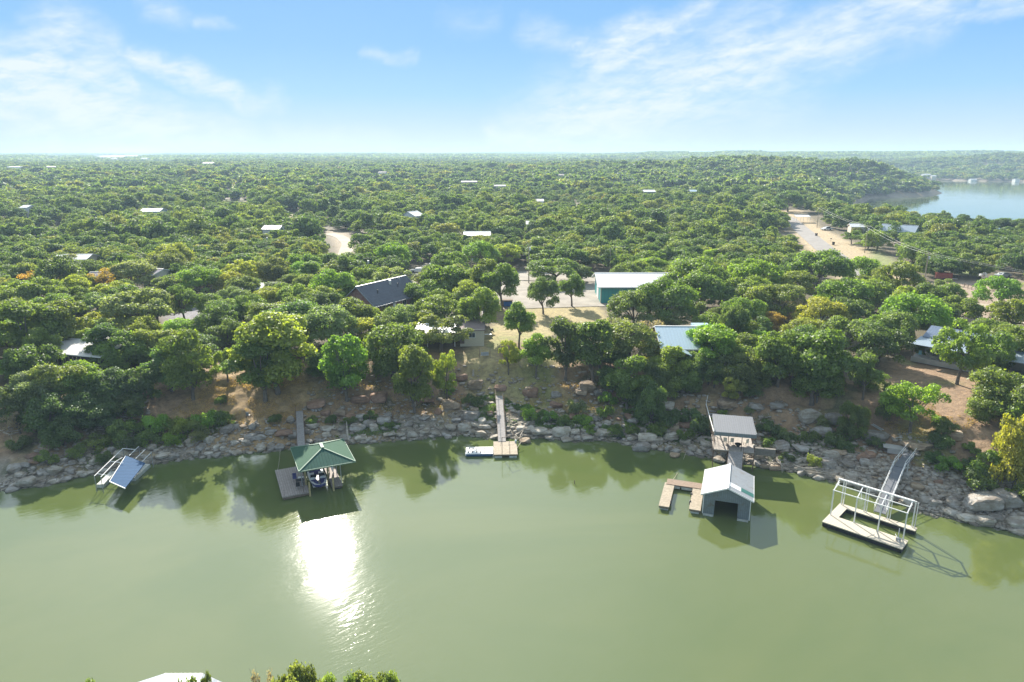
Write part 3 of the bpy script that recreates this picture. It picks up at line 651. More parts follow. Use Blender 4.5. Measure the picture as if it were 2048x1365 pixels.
mb = MB(); mb.box((-7.75, -.6, .38), (1.25, 6.9, .2)); mb.box((-3.85, .1, .38), (1.35, 7.5, .2)); mb.box((-5.7, 3.2, .42), (4.9, 1.6, .22)); mb.build('deck_frame', M_BROWNW, U)
for x in (-6.7, -5.7, -4.9): mb = MB(); mb.box((x, 2.28, .35), (.8, .1, .3)); mb.build('bumper', M_WFLOAT, U)
for x, y in ((-7.75, -3.2), (-7.75, 1.5), (-3.85, -2.9), (-3.85, 1.5)): MB().box((x, y, .1), (1.1, 1.3, .35)).build('float', M_WFLOAT, U)

# the roofed deck on the rocks and its stairs
RD = thing('roofed_deck', 'deck on tall steel legs under a flat grey corrugated roof above the rocks', 'deck', (33.2, 95.6, 0), -13)
mb = MB(); mb.slab([(-2.95, -3.1, 5.85), (2.95, -3.1, 5.85), (2.95, 3.1, 6.25), (-2.95, 3.1, 6.25)], .1); rf = mb.build('roof', M_GMETX0, RD)
mb = MB(); mb.box((0, -3.1, 5.55), (5.9, .12, .55)); mb.box((-2.93, 0, 5.85), (.08, 6.2, .3)); mb.box((2.93, 0, 5.85), (.08, 6.2, .3)); mb.build('fascia', M_SIDING, rf)
mb = MB(); mb.box((0, -.3, 3.0), (5.8, 5.6, .14)); mb.build('deck', M_DECKW, RD)
mb = MB(); mb.box((0, -.3, 2.82), (5.6, 5.4, .2)); mb.build('deck_frame', M_BROWNW, RD)
for x in (-2.85, 2.85):
    for y in (-3.05, 0, 2.9): mb = MB(); mb.tube([(x, y, 0 if y < 0 else 1.5), (x, y, 5.8)], .06); mb.build('leg', M_RUSTY, RD)
for x in (-.9, 1.0): mb = MB(); mb.tube([(x, -3.05, 0), (x, -3.05, 5.6)], .05); mb.build('leg', M_RUSTY, RD)
[MB().bar((s*2.85, -3.05, .2), (s*2.85, 0, 2.7), .05).build('brace', M_RUSTY, RD) for s in (-1, 1)]
mb = MB()
for z in (3.5, 4.0): mb.bar((-2.85, -3.05, z), (-2.85, 2.9, z), .04)
mb.build('side_rail', M_RUSTY, RD)
for i, (lx, lb) in enumerate(((-1.1, 'cream metal garden chair at the left of the roofed deck'), (-.2, 'tan garden chair in the middle of the roofed deck'), (1.9, 'pale garden chair at the right of the roofed deck'))): chair(lb, on(RD, lx, -.6, 3.07), 160+i*25, M_HAMM if i != 1 else M_CREAM, M_BROWNW)
fp = one('fire_bowl', MB().tube([(0, 0, 0), (0, 0, .15), (0, 0, .4), (0, 0, .45)], [.2, .25, .5, .52], 14), M_BLACK, 'black fire bowl on the roofed deck above the ramp', 'fire bowl', on(RD, .7, -1.4, 3.07))
gangway('gangway', 'wide grey plank ramp from the roofed deck down to the boathouse', on(B, .6, 3.6, .55), on(RD, .3, -3.0, 2.95), 2.0, M_DECKG, M_RUSTY, .9, (-1, 1), 3, 0, .05)
ST = thing('stairs', 'weathered wooden stairs with one long rail beside the flat roofed deck', 'stairs', (0, 0, 0)); 
a = on(RD, -2.95, 1.0, 5.4); b = G(1410, 822); b = Vector((b.x, b.y, b.z+.9)); ST.location = on(RD, -3.4, .5, 4.2)
mb = MB(); mb.bar(on(RD, -3.0, -2.6, 5.6), b, .1, .16); mb.bar(b, b+Vector((.7, 1.6, 1.1)), .06); put(mb, 'handrail', M_WHITE, ST)
for k in range(9): q = on(RD, -3.0, -2.6, 5.6).lerp(b, k/8); put(MB().bar(q, q-Vector((0, 0, 1.5)), .06), 'baluster', M_BROWNW, ST)
for k in range(9): q = Vector(on(RD, -2.0, 2.9, 3.2)).lerp(Vector((b.x+1.4, b.y+.6, b.z-1.0)), k/8); put(MB().box(q, (1.3, .5, .12), -13), 'tread', M_DECKG, ST)
one('retaining_wall', MB().box((0, 0, .2), (3.0, .5, 1.1)), mat('weathered_concrete', (.24, .225, .20), .95, var=.3), 'low concrete retaining wall right of the roofed deck', 'wall', on(RD, 4.7, -.2, 1.9), -13)

# ------------------------------------------------------------------ the roofless frame dock
FD = thing('frame_dock', 'beige floating dock under a bare white steel roof frame with no roof', 'boat dock', (44.3, 75.9, 0), -43.5)
mb = MB(); mb.box((0, -2.0, .6), (9.1, 2.5, .12)); mb.box((-3.98, .72, .6), (1.14, 2.94, .12)); mb.box((0, 2.7, .6), (9.1, 1.0, .12)); mb.build('deck', M_SANDDECK, FD)
for q_ in (((0, -2.0, .3), (9.0, 2.4, .5)), ((-3.98, .72, .3), (1.06, 3.1, .48)), ((0, 2.7, .3), (9.0, .9, .5))): MB().box(*q_).build('float', M_BLACK, FD)
fx = (-4.35, -1.55, 1.2, 4.0)
for x in fx:
    for y, dbl in ((-.85, False), (2.95, True)):
        mb = MB(); mb.box((x, y, 2.35), (.13, .13, 3.5))
        if dbl: mb.box((x+.3, y-.1, 2.35), (.09, .09, 3.5))
        mb.build('post', M_WHITE, FD)
for x in fx:
    mb = MB(); mb.bar((x, -.85, 4.1), (x, 1.05, 4.95), .1); mb.bar((x, 2.95, 4.1), (x, 1.05, 4.95), .1); mb.bar((x, -.85, 4.05), (x+.0, 1.05, 4.5), .06) if x in (fx[0], fx[3]) else mb.bar((x+.35, -.4, 3.8), (x, .5, 4.7), .06)
    mb.build('rafter', M_WHITE, FD)
mb = MB(); mb.bar((fx[0]-.15, 1.05, 5.0), (fx[3]+.15, 1.05, 5.0), .26, .14); mb.build('ridge_beam', M_WHITE, FD)
for y, z, w0 in ((-.85, 4.12, .1), (.1, 4.56, .09), (2.95, 4.12, .1)): mb = MB(); mb.bar((fx[0]-.12, y, z), (fx[3]+.12, y, z), w0); mb.build('purlin', M_WHITE, FD)
mb = MB(); mb.tube([(3.7, -1.9, .66), (3.5, -1.0, 2.0)], .05); mb.tube([(3.2, -1.2, 1.2), (4.1, -2.4, .75)], .04); mb.box((3.7, -1.7, .9), (.5, .35, .4)); mb.build('boat_winch', M_STEEL, FD)
mb = MB(); mb.tube([(4.2, 3.15, .66), (4.2, 3.15, 3.6)], .03); mb.tube([(4.35, 3.1, .7), (4.1, 3.3, 3.2)], .03); mb.build('ladder', M_RUSTY, FD)
pL = Vector((47.0, 78.6, .75)); pM = Vector(Pz(1797, 937, 3.1)); pE = G(1818, 912); 
gangway('gangway', 'white railed metal gangway from the beige frame dock up to its landing', pL, pM, 1.35, M_RAMP, M_WHITE, 1.0, (-1, 1), 7, 0, .055, True)
gangway('gangway', 'short upper landing bridge with white rails at the top of the white gangway', pM+Vector((.05, .1, .02)), (pE.x+.6, pE.y+.6, max(pE.z, 3.1)+.1), 1.35, M_RAMP, M_WHITE, 1.0, (-1, 1), 3, 0, .055, True)
q = pM+Vector((1.3, .2, 0)); mb = MB(); mb.tube([(0, 0, -2.2), (0, 0, .4)], .08); mb.bar((-1.4, 0, -.15), (.25, 0, -.15), .12); one('pipe_support', mb, M_ALU, 'white pipe support under the white railed gangway', 'pipe support', q)
q = G(1788, 906); mb = MB(); mb.box((0, 0, .25), (3.2, 1.6, .14), -25); mb.box((.2, -.2, -.2), (2.6, 1.3, .7), -25); one('stone_landing', mb, M_CONC, 'flat grey slab landing beside the top of the white gangway', 'landing', q+Vector((0, 0, .4)))

# ------------------------------------------------------------------ the wrecked lift dock at the far left
WD = thing('wrecked_dock', 'wrecked floating dock with a tilted blue metal roof lying on the rocks', 'boat dock', (-55.5, 89, 0), 0)
mb = MB(); mb.slab([(-55.3, 85.5, 1.95), (-52.2, 83.6, 1.9), (-53.1, 90.6, 2.25), (-57.1, 92.9, 2.35)], .12); put(mb, 'roof', M_BLUEMET, WD)
mb = MB(); mb.bar((-55.35, 85.45, 1.9), (-52.15, 83.5, 1.85), .1, .12); mb.bar((-55.38, 85.5, 1.9), (-57.15, 92.9, 2.3), .08, .1); put(mb, 'roof_edge', M_WHITE, WD)
L_ = lambda pts, z=2.4: [Pz(u, v, z) for u, v in pts]
for pts in ([(187, 951), (218, 921), (244, 896)], [(200, 953), (230, 922), (243, 914)], [(218, 921), (245, 925)], [(244, 896), (268, 898)], [(192, 946), (216, 950)], [(257, 910), (276, 892)], [(270, 916), (289, 898)], [(283, 922), (301, 904)]):
    mb = MB(); pipe(mb, L_(pts), .055); put(mb, 'frame_tube', M_WHITE, WD)
mb = MB()
for (u, v) in ((244, 896), (218, 921), (187, 951), (200, 953), (276, 892), (301, 904)):
    q = Pz(u, v, 2.4); mb.bar(q, (q.x, q.y, max(0, H(q.x, q.y))), .07)
put(mb, 'leg', M_STEEL, WD)
for (p, q) in (((199, 971), (226, 945)), ((262, 958), (293, 930))):
    a = Pz(p[0], p[1], .25); b = Pz(q[0], q[1], .35); mb = MB(); mb.bar(a, b, .95, .55); put(mb, 'pontoon', M_WFLOAT, WD)

# boathouse roof at the bottom edge
NB = thing('boathouse', 'pale metal boathouse roof half hidden by the tree tops on the near shore', 'boathouse', (-27.2, 42.6, 0), 0)
mb = MB(); 
for (xa, za, xb, zb) in ((-4.4, 2.9, -1.4, 4.0), (-1.4, 4.0, 1.7, 4.0), (1.7, 4.0, 3.4, 3.0)): mb.slab([(xa, -4.4, za), (xb, -4.4, zb), (xb, 4.4, zb), (xa, 4.4, za)], .1)
mb.build('roof', mat('pale_metal_roof', (.62, .64, .66), .4, .3, var=.1, bands=(0, .4), band_dark=.75), NB)
MB().box((-.5, -.2, 1.6), (7.2, 7.8, 2.6)).build('wall', M_BSIDE, NB)

# ------------------------------------------------------------------ houses
def hz(x, y): return H(x, y)
BR = gable_house('metal_barn', 'large teal metal barn with a white roof beside the gravel lot', 'barn', (32.6, 177.6, 9.1), -1, 20, 14.4, 3.9, 2.1, M_TEALW, M_WROOF, M_TEALS, .9, 1.2)
MB().box((-10.03, 0, 1.4), (.08, 4.2, 3.6)).build('roller_door', M_WHITE, BR); MB().box((-9.98, -7.2, 1.6), (.18, .18, 4.6)).build('corner_trim', M_CREAM, BR); window(BR, (5, -7.25, 2.2), 1.2, 1.0)
BH = gable_house('brick_house', 'brick house with a steep dark slate roof and vent pipes', 'house', (-31.6, 163.6, 9.2), 59, 17, 10, 2.5, 3.9, M_BRICK, M_SLATE, M_BRICK, .5, 1.0, M_STEEL)
for x, y in ((-4.6, -2.6), (1.5, -1.2), (3.2, -2.2), (5.5, -.9)): z = 2.5+3.9*(1-abs(y)/5); mb = MB(); mb.tube([(x, y, z-.2), (x, y, z+1.0)], .12, 8); mb.build('vent_pipe', M_BLACK if y < -1 else M_STEEL, BH)
MB().tube([(1.5, -1.2, 3.9+2.5-.9), (1.5, -1.2, 6.6)], .3, 10).build('turbine_vent', M_ALU, BH)
window(BH, (-5, -5.04, 1.4), 1.4, 1.2); window(BH, (2, -5.04, 1.4), 1.4, 1.2); window(BH, (-8.54, 0, 1.3), 1.4, 1.2, 'y'); door(BH, (-1.6, -5.05, .9))
gable_house('garden_shed', 'small shed with a dark slate roof behind the brick house', 'shed', (-21.5, 172, 9.2), 30, 5, 4, 2.2, 1.2, M_BRICK, M_SLATE)
CH = gable_house('cottage', 'tan roofed cottage with a white metal porch roof among the oaks', 'house', (-13.2, 147, 8.9), 2, 12.5, 10.5, 2.8, 1.5, M_CREAM, M_TAN)
mb = MB(); mb.slab([(-7.0, -16.4, 2.35), (1.4, -16.4, 2.35), (1.4, -9.0, 3.1), (-6.4, -9.0, 3.1)], .12); mb.build('porch_roof', mat('bright_white_roof', (.80, .80, .80), .45, var=.05, bands=(0, .5), band_dark=.92), CH)
for x in (-6.8, -4.2, -1.5, 1.2): MB().box((x, -16.2, .9), (.14, .14, 2.9)).build('porch_post', M_WHITE, CH)
mb = MB(); mb.slab([(2.0, -15.6, 2.6), (7.2, -15.6, 2.6), (7.2, -8.0, 3.4), (2.0, -8.0, 3.4)], .16); mb.build('wing_roof', mat('brown_flat_roof', (.27, .21, .19), .9, var=.15), CH)
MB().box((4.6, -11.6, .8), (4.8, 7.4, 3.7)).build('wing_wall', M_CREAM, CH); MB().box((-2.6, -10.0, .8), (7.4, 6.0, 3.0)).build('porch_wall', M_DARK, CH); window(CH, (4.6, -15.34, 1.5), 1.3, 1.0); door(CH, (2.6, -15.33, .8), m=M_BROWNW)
PH_ = gable_house('lake_house', 'pale blue metal roofed lake house right of the lawn trees', 'house', (33.2, 125.5, 8.6), -2, 11.6, 14, 2.7, 2.3, M_CREAM, M_PBLUE)
mb = MB(); mb.slab([(-5.2, -10.2, 2.3), (-3.2, -10.2, 3.1), (-3.2, -6.9, 3.1), (-5.2, -6.9, 2.3)], .1); mb.slab([(-3.2, -10.2, 3.1), (-1.2, -10.2, 2.3), (-1.2, -6.9, 2.3), (-3.2, -6.9, 3.1)], .1); mb.build('porch_roof', M_PBLUE, PH_)
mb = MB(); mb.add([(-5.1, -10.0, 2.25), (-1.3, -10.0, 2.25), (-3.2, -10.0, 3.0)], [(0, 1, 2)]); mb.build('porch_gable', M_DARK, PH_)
for x in (-5, -1.4): MB().box((x, -9.9, .9), (.16, .16, 2.9)).build('porch_post', M_WHITE, PH_)
window(PH_, (2, -7.04, 1.4), 1.6, 1.2); window(PH_, (-5.1, -7.04, 1.4), 1.0, 1.2); window(PH_, (-5.84, 1, 1.5), 1.2, 1.1, 'y'); door(PH_, (-3.2, -7.05, .95))
MB().box((3, 2.5, 4.4), (3.2, 2.6, 1.0)).build('roof_vent', M_PBLUE, PH_)
RH = thing('ranch_house', 'long house with a blue ribbed roof and a full length porch above the right yard', 'house', (73.4, 119.6, 8.7), -47)
mb = MB(); mb.box((10.5, 1.8, .25), (22, 4.0, .9)); mb.build('porch_slab', M_CONC, RH)
mb = MB(); mb.box((10.8, 8.0, 1.6), (20.6, 8.2, 3.6)); mb.build('wall', M_CREAM, RH)
mb = MB(); mb.slab([(-.6, -.6, 3.15), (21.5, -.6, 3.15), (21.5, 4.1, 3.75), (-.6, 4.1, 3.75)], .1); mb.build('porch_roof', M_CBLUE, RH)
mb = MB(); mb.slab([(-.2, 3.6, 3.85), (21.4, 3.6, 3.85), (21.4, 8.0, 5.2), (-.2, 8.0, 5.2)], .12); mb.slab([(-.2, 8.0, 5.2), (21.4, 8.0, 5.2), (21.4, 12.6, 3.7), (-.2, 12.6, 3.7)], .12); mb.build('roof', M_RBLUE, RH)
mb = MB()
for sx in (.55, 21.05): mb.add([(sx, 3.95, 3.35), (sx, 12.0, 3.35), (sx, 8.0, 4.95)], [(0, 1, 2)])
mb.build('gable_end', M_CREAM, RH)
for x in (-.2, 4.2, 8.6, 13, 17.4, 21.0): MB().box((x, -.2, 1.95), (.14, .14, 2.4)).build('porch_post', M_BROWNW, RH)
for x in (3.5, 9.5, 16.5): window(RH, (x, 3.86, 1.9), 1.5, 1.1)
door(RH, (6.3, 3.85, 1.75), m=M_BROWNW); door(RH, (12.6, 3.85, 1.75), m=M_BROWNW)
MB().box((.46, 6.3, 1.9), (.06, 2.2, 2.2)).build('side_door', M_RED, RH)
mb = MB(); n_ = 12; P0 = []
for k in range(n_+1):
    s_ = k/n_; P0.append((-1.5+3*s_, .95-.75*math.sin(math.pi*s_), .28*math.sin(math.pi*s_)+.04))
V_ = [(x, -w0, z) for x, z, w0 in P0]+[(x, w0*1.6, z+.12) for x, z, w0 in P0]
hm = thing('hammock', 'cream hammock on a curved stand on the long house porch', 'hammock', Matrix.Translation(RH.location) @ RH.rotation_euler.to_matrix().to_4x4() @ Vector((2.9, 1.0, .72)), -47)
MB().add(V_, [(k, k+1, k+n_+2, k+n_+1) for k in range(n_)]).build('sling', M_HAMM, hm); mb = MB(); mb.tube([(-1.6, 0, 1.0), (-1.2, 0, .35), (-.5, 0, .08), (.5, 0, .08), (1.2, 0, .35), (1.6, 0, 1.0)], .07); mb.box((-.5, 0, .04), (.12, 1.1, .08)); mb.box((.5, 0, .04), (.12, 1.1, .08)); mb.build('stand', M_HAMM, hm)
gl = thing('grill', 'black lidded grill behind the cream hammock on the porch', 'grill', Matrix.Translation(RH.location) @ RH.rotation_euler.to_matrix().to_4x4() @ Vector((2.8, 2.9, .7)), -47)
mb = MB(); mb.tube([(-.6, 0, .95), (.6, 0, .95)], .32, 12); mb.build('lid', M_BLACK, gl); MB().box((0, 0, .7), (1.2, .5, .3)).build('firebox', M_BLACK, gl)
for sx in (-.5, .5): MB().box((sx, 0, .3), (.06, .45, .6)).build('leg', M_BLACK, gl)
chair('turquoise slatted chair at the near end of the long house porch', Matrix.Translation(RH.location) @ RH.rotation_euler.to_matrix().to_4x4() @ Vector((.6, .9, .7)), -30, M_TURQ)
LH = gable_house('cabin', 'cabin with a pale metal roof and a slatted screen, deep in the left trees', 'cabin', (-77.5, 121, 8.4), -14, 15, 11, 3.0, .9, M_DARK, mat('pale_grey_metal_roof', (.60, .58, .56), .45, .2, var=.12, bands=(0, .8), band_dark=.8))
for k in range(9): MB().box((-3+k*.85, -6.1, 1.3), (.09, .09, 3.0)).build('screen_slat', M_WOODP, LH)
HKEEP = []
# (u, v of the roof line, width px, roof px, height m, depth m, walls, roof, label, turn)
small = [(150, 508, 62, 15, 5.4, 8, M_CREAM, M_WROOF, 'long white roofed house in the left woods beside an olive oak', 5),
 (200, 543, 32, 14, 5.6, 7, M_BRICK, M_MAUVE, 'mauve shingled house behind the orange oak at far left', 20), (314, 537, 28, 16, 6, 7, M_CREAM, M_MAUVE, 'grey shingled house behind the leaning pole left of the yellow oaks', -20),
 (495, 567, 70, 12, 4.6, 7, M_CREAM, M_WROOF, 'low white roofed house behind the two yellow oaks', -3), (306, 416, 38, 11, 7.6, 9, M_PBLUE, M_WROOF, 'pale blue walled building with a white roof far left', 2),
 (825, 423, 26, 15, 8.2, 9, M_WHITE, M_WROOF, 'small white gabled house in the woods above the gravel road', 55), (1297, 381, 22, 8, 9., 10, M_SIDING, M_WROOF, 'tall grey shed with a white roof standing alone in the distant woods', 0),
 (546, 451, 32, 6, 7, 7, M_WHITE, M_WROOF, 'white roofed building just left of the curved dirt road', 0), (954, 464, 50, 7, 7.2, 8, M_CREAM, M_WROOF, 'broad white roofed house behind the first row of woods', 3), (1061, 443, 16, 5, 7.2, 7, M_WHITE, M_WROOF, 'small white roof in the woods behind the tall utility pole', 0),
 (35, 331, 28, 4, 11, 16, M_WHITE, M_WROOF, 'white roofed shed at the far left edge below the pale field', -5), (102, 331, 14, 4, 11, 12, M_RED, M_WROOF, 'red walled shed with white roof below the pale field', 30), (418, 324, 20, 4, 11, 16, M_CREAM, M_WROOF, 'wide white roof far off, right of the pale fields', 0),
 (805, 312, 12, 3, 11, 20, M_CREAM, M_WROOF, 'tiny white roof on the horizon above the woods', 0), (938, 362, 30, 4, 7.2, 10, M_SIDING, M_GMETX0, 'long grey roof in the middle of the distant woods', 5), (1000, 370, 22, 4, 8, 8, M_SIDING, M_GMETX0, 'short grey roof right of the long grey one in the distant woods', 0),
 (1385, 381, 12, 4, 9, 8, M_BLUEMET, M_PBLUE, 'pale blue roof to the right of the tall grey shed', 0), (1080, 399, 12, 4, 8.5, 8, M_WHITE, M_WROOF, 'white cottage roof in the distant woods left of the tall grey shed', 0), (1800, 452, 62, 22, 5.8, 9, M_TURQ, M_CBLUE, 'turquoise walled house with a light blue roof beyond the road', -42),
 (1718, 450, 34, 9, 5.0, 6, M_CREAM, M_WROOF, 'low cream house with white roof under the roadside oaks', -12), (1120, 349, 14, 3, 9, 10, M_CREAM, M_TAN, 'faint tan roof far behind the small white roof in the woods', 0),
 (1660, 634, 60, 10, 3.2, 6, M_CREAM, M_PBLUE, 'small cream cabin hidden behind the right woods', -20), (1852, 350, 14, 3, 8, 10, M_WHITE, M_WROOF, 'white lakeside house on the far shore beside the headland', 0), (1866, 353, 9, 3, 7, 8, M_CREAM, M_WROOF, 'cream lakeside house on the far shore', 0), (1945, 360, 12, 3, 3.2, 8, M_WHITE, M_WROOF, 'white boathouse roof at the waterline of the far shore', 0), (2032, 360, 9, 3, 4, 8, M_WHITE, M_GMETX0, 'grey roofed boathouse on the far shore at the right edge', 0), (230, 316, 14, 2, 11, 16, M_CREAM, M_WROOF, 'white farm building at the edge of the farthest pale field', 0), (290, 315, 12, 2, 12, 16, M_WHITE, M_WROOF, 'white farm shed right of the farthest pale field', 0),
(55, 409, 14, 4, 8, 8, M_WHITE, M_WROOF, 'small white roof near the left edge above the oaks', 0), (765, 343, 14, 3, 9, 10, M_WHITE, M_TAN, 'small tan roof in the distant woods left of centre', 0)]
for (u, v, wp, rp, Ht, d_, wm_, rm_, lb, ro_) in small:
    dr = raydir(u, v); x_ = dr[0]*_ts; y_ = dr[1]*_ts; z_ = CAMH+dr[2]*_ts; k_ = int(np.argmax(z_-np.maximum(hgt(x_, y_), 0) <= Ht)); gx_, gy_ = float(x_[k_]), float(y_[k_]); gz_ = max(0.3, H(gx_, gy_))
    zc_ = float(proj(gx_, gy_, gz_)[2]); w_ = wp*zc_/FPX; ri = min(Ht*.4, max(1.0, rp*zc_/FPX*.8 - d_*.12)); ri = min(ri, d_*.3); h_ = float(z_[k_])-gz_-ri
    r_ = gable_house('house', lb, 'building', (gx_, gy_, gz_), ro_, w_, d_, h_, ri, wm_, rm_, None, .3, 2.0, M_WHITE)
    HKEEP.append((u-wp*.45, v-2, u+wp*.45, v+rp*.6, math.hypot(gx_, gy_)-4))
    if gy_ < 700:
        for x in (-w_*.28, w_*.28): window(r_, (x, -d_/2-.04, min(1.6, h_-1)), 1.3, 1.1)
        door(r_, (0, -d_/2-.05, 1.0))
g = G(1603, 446); CP = thing('carport', 'open white roofed carport beside the road', 'carport', g, -10); mb = MB(); mb.slab([(-3.6, -3, 3.1), (3.6, -3, 3.1), (3.6, 3, 3.5), (-3.6, 3, 3.5)], .12); mb.build('roof', M_WROOF, CP)
for x in (-3.4, 0, 3.4):
    for y in (-2.8, 2.8): MB().box((x, y, 1.5), (.12, .12, 3.2)).build('post', M_WHITE, CP)

# ------------------------------------------------------------------ poles and wires
def upole(u, vb, vt, label, arm=True, can=0, lean=0., top=None, y=None, h=None, m=M_WOODP):
    if y is None: g = G(u, vb)
    else: c = (u-1024)/FPX; k = None; zz = H(c*y*1.03, y); px = flat(u, 400); g = Vector((px[0]/px[1]*y, y, 0)); g.z = H(g.x, g.y)
    if h is None: d = raydir(u, vt); h = CAMH + d[2]*(g.y/d[1]) - g.z
    r = thing('utility_pole', label, 'utility pole', g, 0, None); r.rotation_euler = (0, math.radians(lean), 0)
    MB().tube([(0, 0, -.5), (0, 0, h)], [.17, .11], 8).build('pole', m, r)
    if arm: mb = MB(); mb.box((0, 0, h-.5), (2.3, .12, .14), 20); mb.build('crossarm', m, r)
    for k in range(can): MB().tube([(.3, -.15, h-1.9-k*.1), (.3, -.15, h-1.1-k*.1)], .26, 10).build('transformer', M_ALU, r)
    return g + Vector((0, 0, h-.3))
upole(1057, 567, 488, 'tall bare utility pole left of the oak in the gravel lot', False, 1)
upole(1219, 549, 497, 'thin utility pole behind the white barn roof', False)
upole(737, 575, 513, 'utility pole with a transformer above the brick house', True, 1)
upole(943, 548, 510, 'utility pole with a transformer in the trees left of the gravel lot', True, 1)
upole(1352, 505, 478, 'utility pole with a wide crossarm in the woods right of the barn', True, 0)
upole(1373, 528, 512, 'short utility pole with transformer cans behind the barn', True, 2)
upole(535, 505, 468, 'dark utility pole in the woods left of the curved dirt road', True, 1, m=M_BROWNW)
upole(463, 505, 482, 'utility pole with a grey transformer in the left woods', True, 1)
upole(300, 585, 548, 'short leaning utility pole with a wide arm in the left woods', True, 0, 4, m=M_BROWNW)
tops = [upole(1640, 0, 0, 'farthest utility pole of the roadside line above the headland woods', True, 0, y=335, h=10.), upole(1743, 0, 0, 'utility pole behind the turquoise house on the roadside line', True, 1, y=252, h=10.), upole(1874, 0, 0, 'nearest utility pole of the roadside line above the windmill yard', True, 1, y=187, h=10.)]
tops.append(Vector((138, 118, H(138, 118)+10)))
WN = ['far', 'middle', 'near']
for i in range(3):
    for s in (-1, 1):
        a = tops[i]+Vector((s*1.0, .3*s, 0)); b = tops[i+1]+Vector((s*1.0, .3*s, 0)); pts = [a.lerp(b, k/14)-Vector((0, 0, 4*.9*(k/14)*(1-k/14))) for k in range(15)]
        o = MB().tube([q-a for q in pts], .02, 5).build('power_line', M_WIRE); o.location = a
        tag(o, ['long power line span %s the road, %s wire of the pair' % (('beyond', 'beside', 'right of')[i], 'left' if s < 0 else 'right')][0], 'power line', 'wires of the roadside power line')

# ------------------------------------------------------------------ yard things
def bin_(u, v, label, m=M_BLACK):
    r = thing('trash_bin', label, 'trash bin', G(u, v), rnd.uniform(0, 60)); mb = MB(); mb.add([(-.3, -.32, .1), (.3, -.32, .1), (.3, .32, .1), (-.3, .32, .1), (-.36, -.38, 1.15), (.36, -.38, 1.15), (.36, .38, 1.15), (-.36, .38, 1.15)], [(3, 2, 1, 0), (4, 5, 6, 7), (0, 1, 5, 4), (1, 2, 6, 5), (2, 3, 7, 6), (3, 0, 4, 7)]); mb.build('body', m, r)
    MB().box((0, 0, 1.2), (.8, .84, .1)).build('lid', m, r)
    for s in (-.3, .3): MB().tube([(s-.04, .3, .13), (s+.04, .3, .13)], .13, 10).build('wheel', M_BLACK, r)
bin_(1632, 474, 'brown wheeled bin farther up the roadside', mat('brown_plastic', (.10, .06, .05), .6)); bin_(1666, 492, 'black wheeled bin beside the mailbox on the road verge')
r = thing('mailbox', 'dark mailbox on a post beside the black bin', 'mailbox', G(1661, 485), 0); MB().box((0, 0, .55), (.1, .1, 1.2)).build('post', M_WOODP, r); MB().tube([(-.3, 0, 1.2), (.3, 0, 1.2)], .17, 10).build('box', M_BLACK, r)
for i, (u, m, lb) in enumerate(((1729, M_BLACK, 'black barrel at the left of the blue barrels under the oak'), (1734, M_BLUE, 'blue barrel next to the black barrel under the oak'), (1740, M_BLUE, 'right hand blue barrel nearest the oak trunk'))):
    r = thing('barrel', lb, 'barrel', G(u, 492), 0, 'barrels under the roadside oak'); MB().tube([(0, 0, 0), (0, 0, .4), (0, 0, 1.1)], [.38, .42, .38], 12).build('body', m, r); MB().tube([(0, 0, 1.1), (0, 0, 1.15)], .36, 12).build('lid', m, r)
def car(name, label, loc, rot, m, cat='car', tall=0., L=4.5):
    r = thing(name, label, cat, loc, rot); W2 = .9
    prof = [(-L/2, .35), (-L/2, .8), (-L*.42, .95), (-L*.24, 1.0), (-L*.14, 1.42+tall), (L*.25, 1.46+tall), (L*.40, 1.02+tall*.8), (L/2, .95), (L/2, .35)]
    V = [(x, -W2*(1 if z < 1.1 else .82), z) for x, z in prof]+[(x, W2*(1 if z < 1.1 else .82), z) for x, z in prof]; n = len(prof)
    MB().add(V, [tuple(range(n)), tuple(range(2*n-1, n-1, -1))]+[(i, (i+1) % n, (i+1) % n+n, i+n) for i in range(n)]).build('body', m, r)
    g_ = MB(); 
    for s in (-1, 1): g_.add([(-L*.13, s*.86, 1.05), (L*.30, s*.86, 1.05), (L*.23, s*.80, 1.36+tall), (-L*.08, s*.80, 1.36+tall)], [(0, 1, 2, 3)])
    g_.add([(-L*.23, -.7, 1.05), (-L*.23, .7, 1.05), (-L*.15, .68, 1.38+tall), (-L*.15, -.68, 1.38+tall)], [(0, 1, 2, 3)]); g_.build('window', M_GLASS, r)
    for x in (-L*.3, L*.3):
        for s in (-1, 1): MB().tube([(x, s*.78, .33), (x, s*.95, .33)], .33, 14).build('wheel', M_BLACK, r)
    for s in (-1, 1): MB().box((-L/2-.01, s*.62, .75), (.06, .32, .16)).build('headlight', M_WHITE, r)
M_CARW = mat('white_car_paint', (.75, .76, .77), .25, .1, var=.03); M_CARS = mat('silver_car_paint', (.50, .53, .56), .3, .5, var=.03); M_CARB = mat('pale_blue_car_paint', (.38, .52, .64), .3, .3, var=.03)
car('parked_car', 'silver car parked above the windmill yard', G(2004, 557), 10, M_CARS)
car('parked_car', 'pale blue van parked under the yellow oaks', G(518, 598), 35, M_CARB, 'van', .35, 5.2)
car('parked_car', 'white car in the shade at the gravel road left of the oaks', G(835, 545), 5, M_CARW)
car('parked_truck', 'white pickup under the roadside oaks beside the road', G(1652, 462), 20, M_CARW, 'pickup', .2, 5.4)
g = G(1885, 562); r = thing('trailer', 'rust brown stock trailer at the left of the windmill yard', 'trailer', g, -20); MB().box((0, 0, 1.3), (4.2, 1.9, 1.6)).build('body', M_RED, r); MB().bar((2.1, 0, .5), (3.7, 0, .45), .1).build('tow_bar', M_WHITE, r)
for s in (-1, 1): MB().tube([(0, s*.9, .35), (0, s*1.08, .35)], .35, 12).build('wheel', M_BLACK, r)
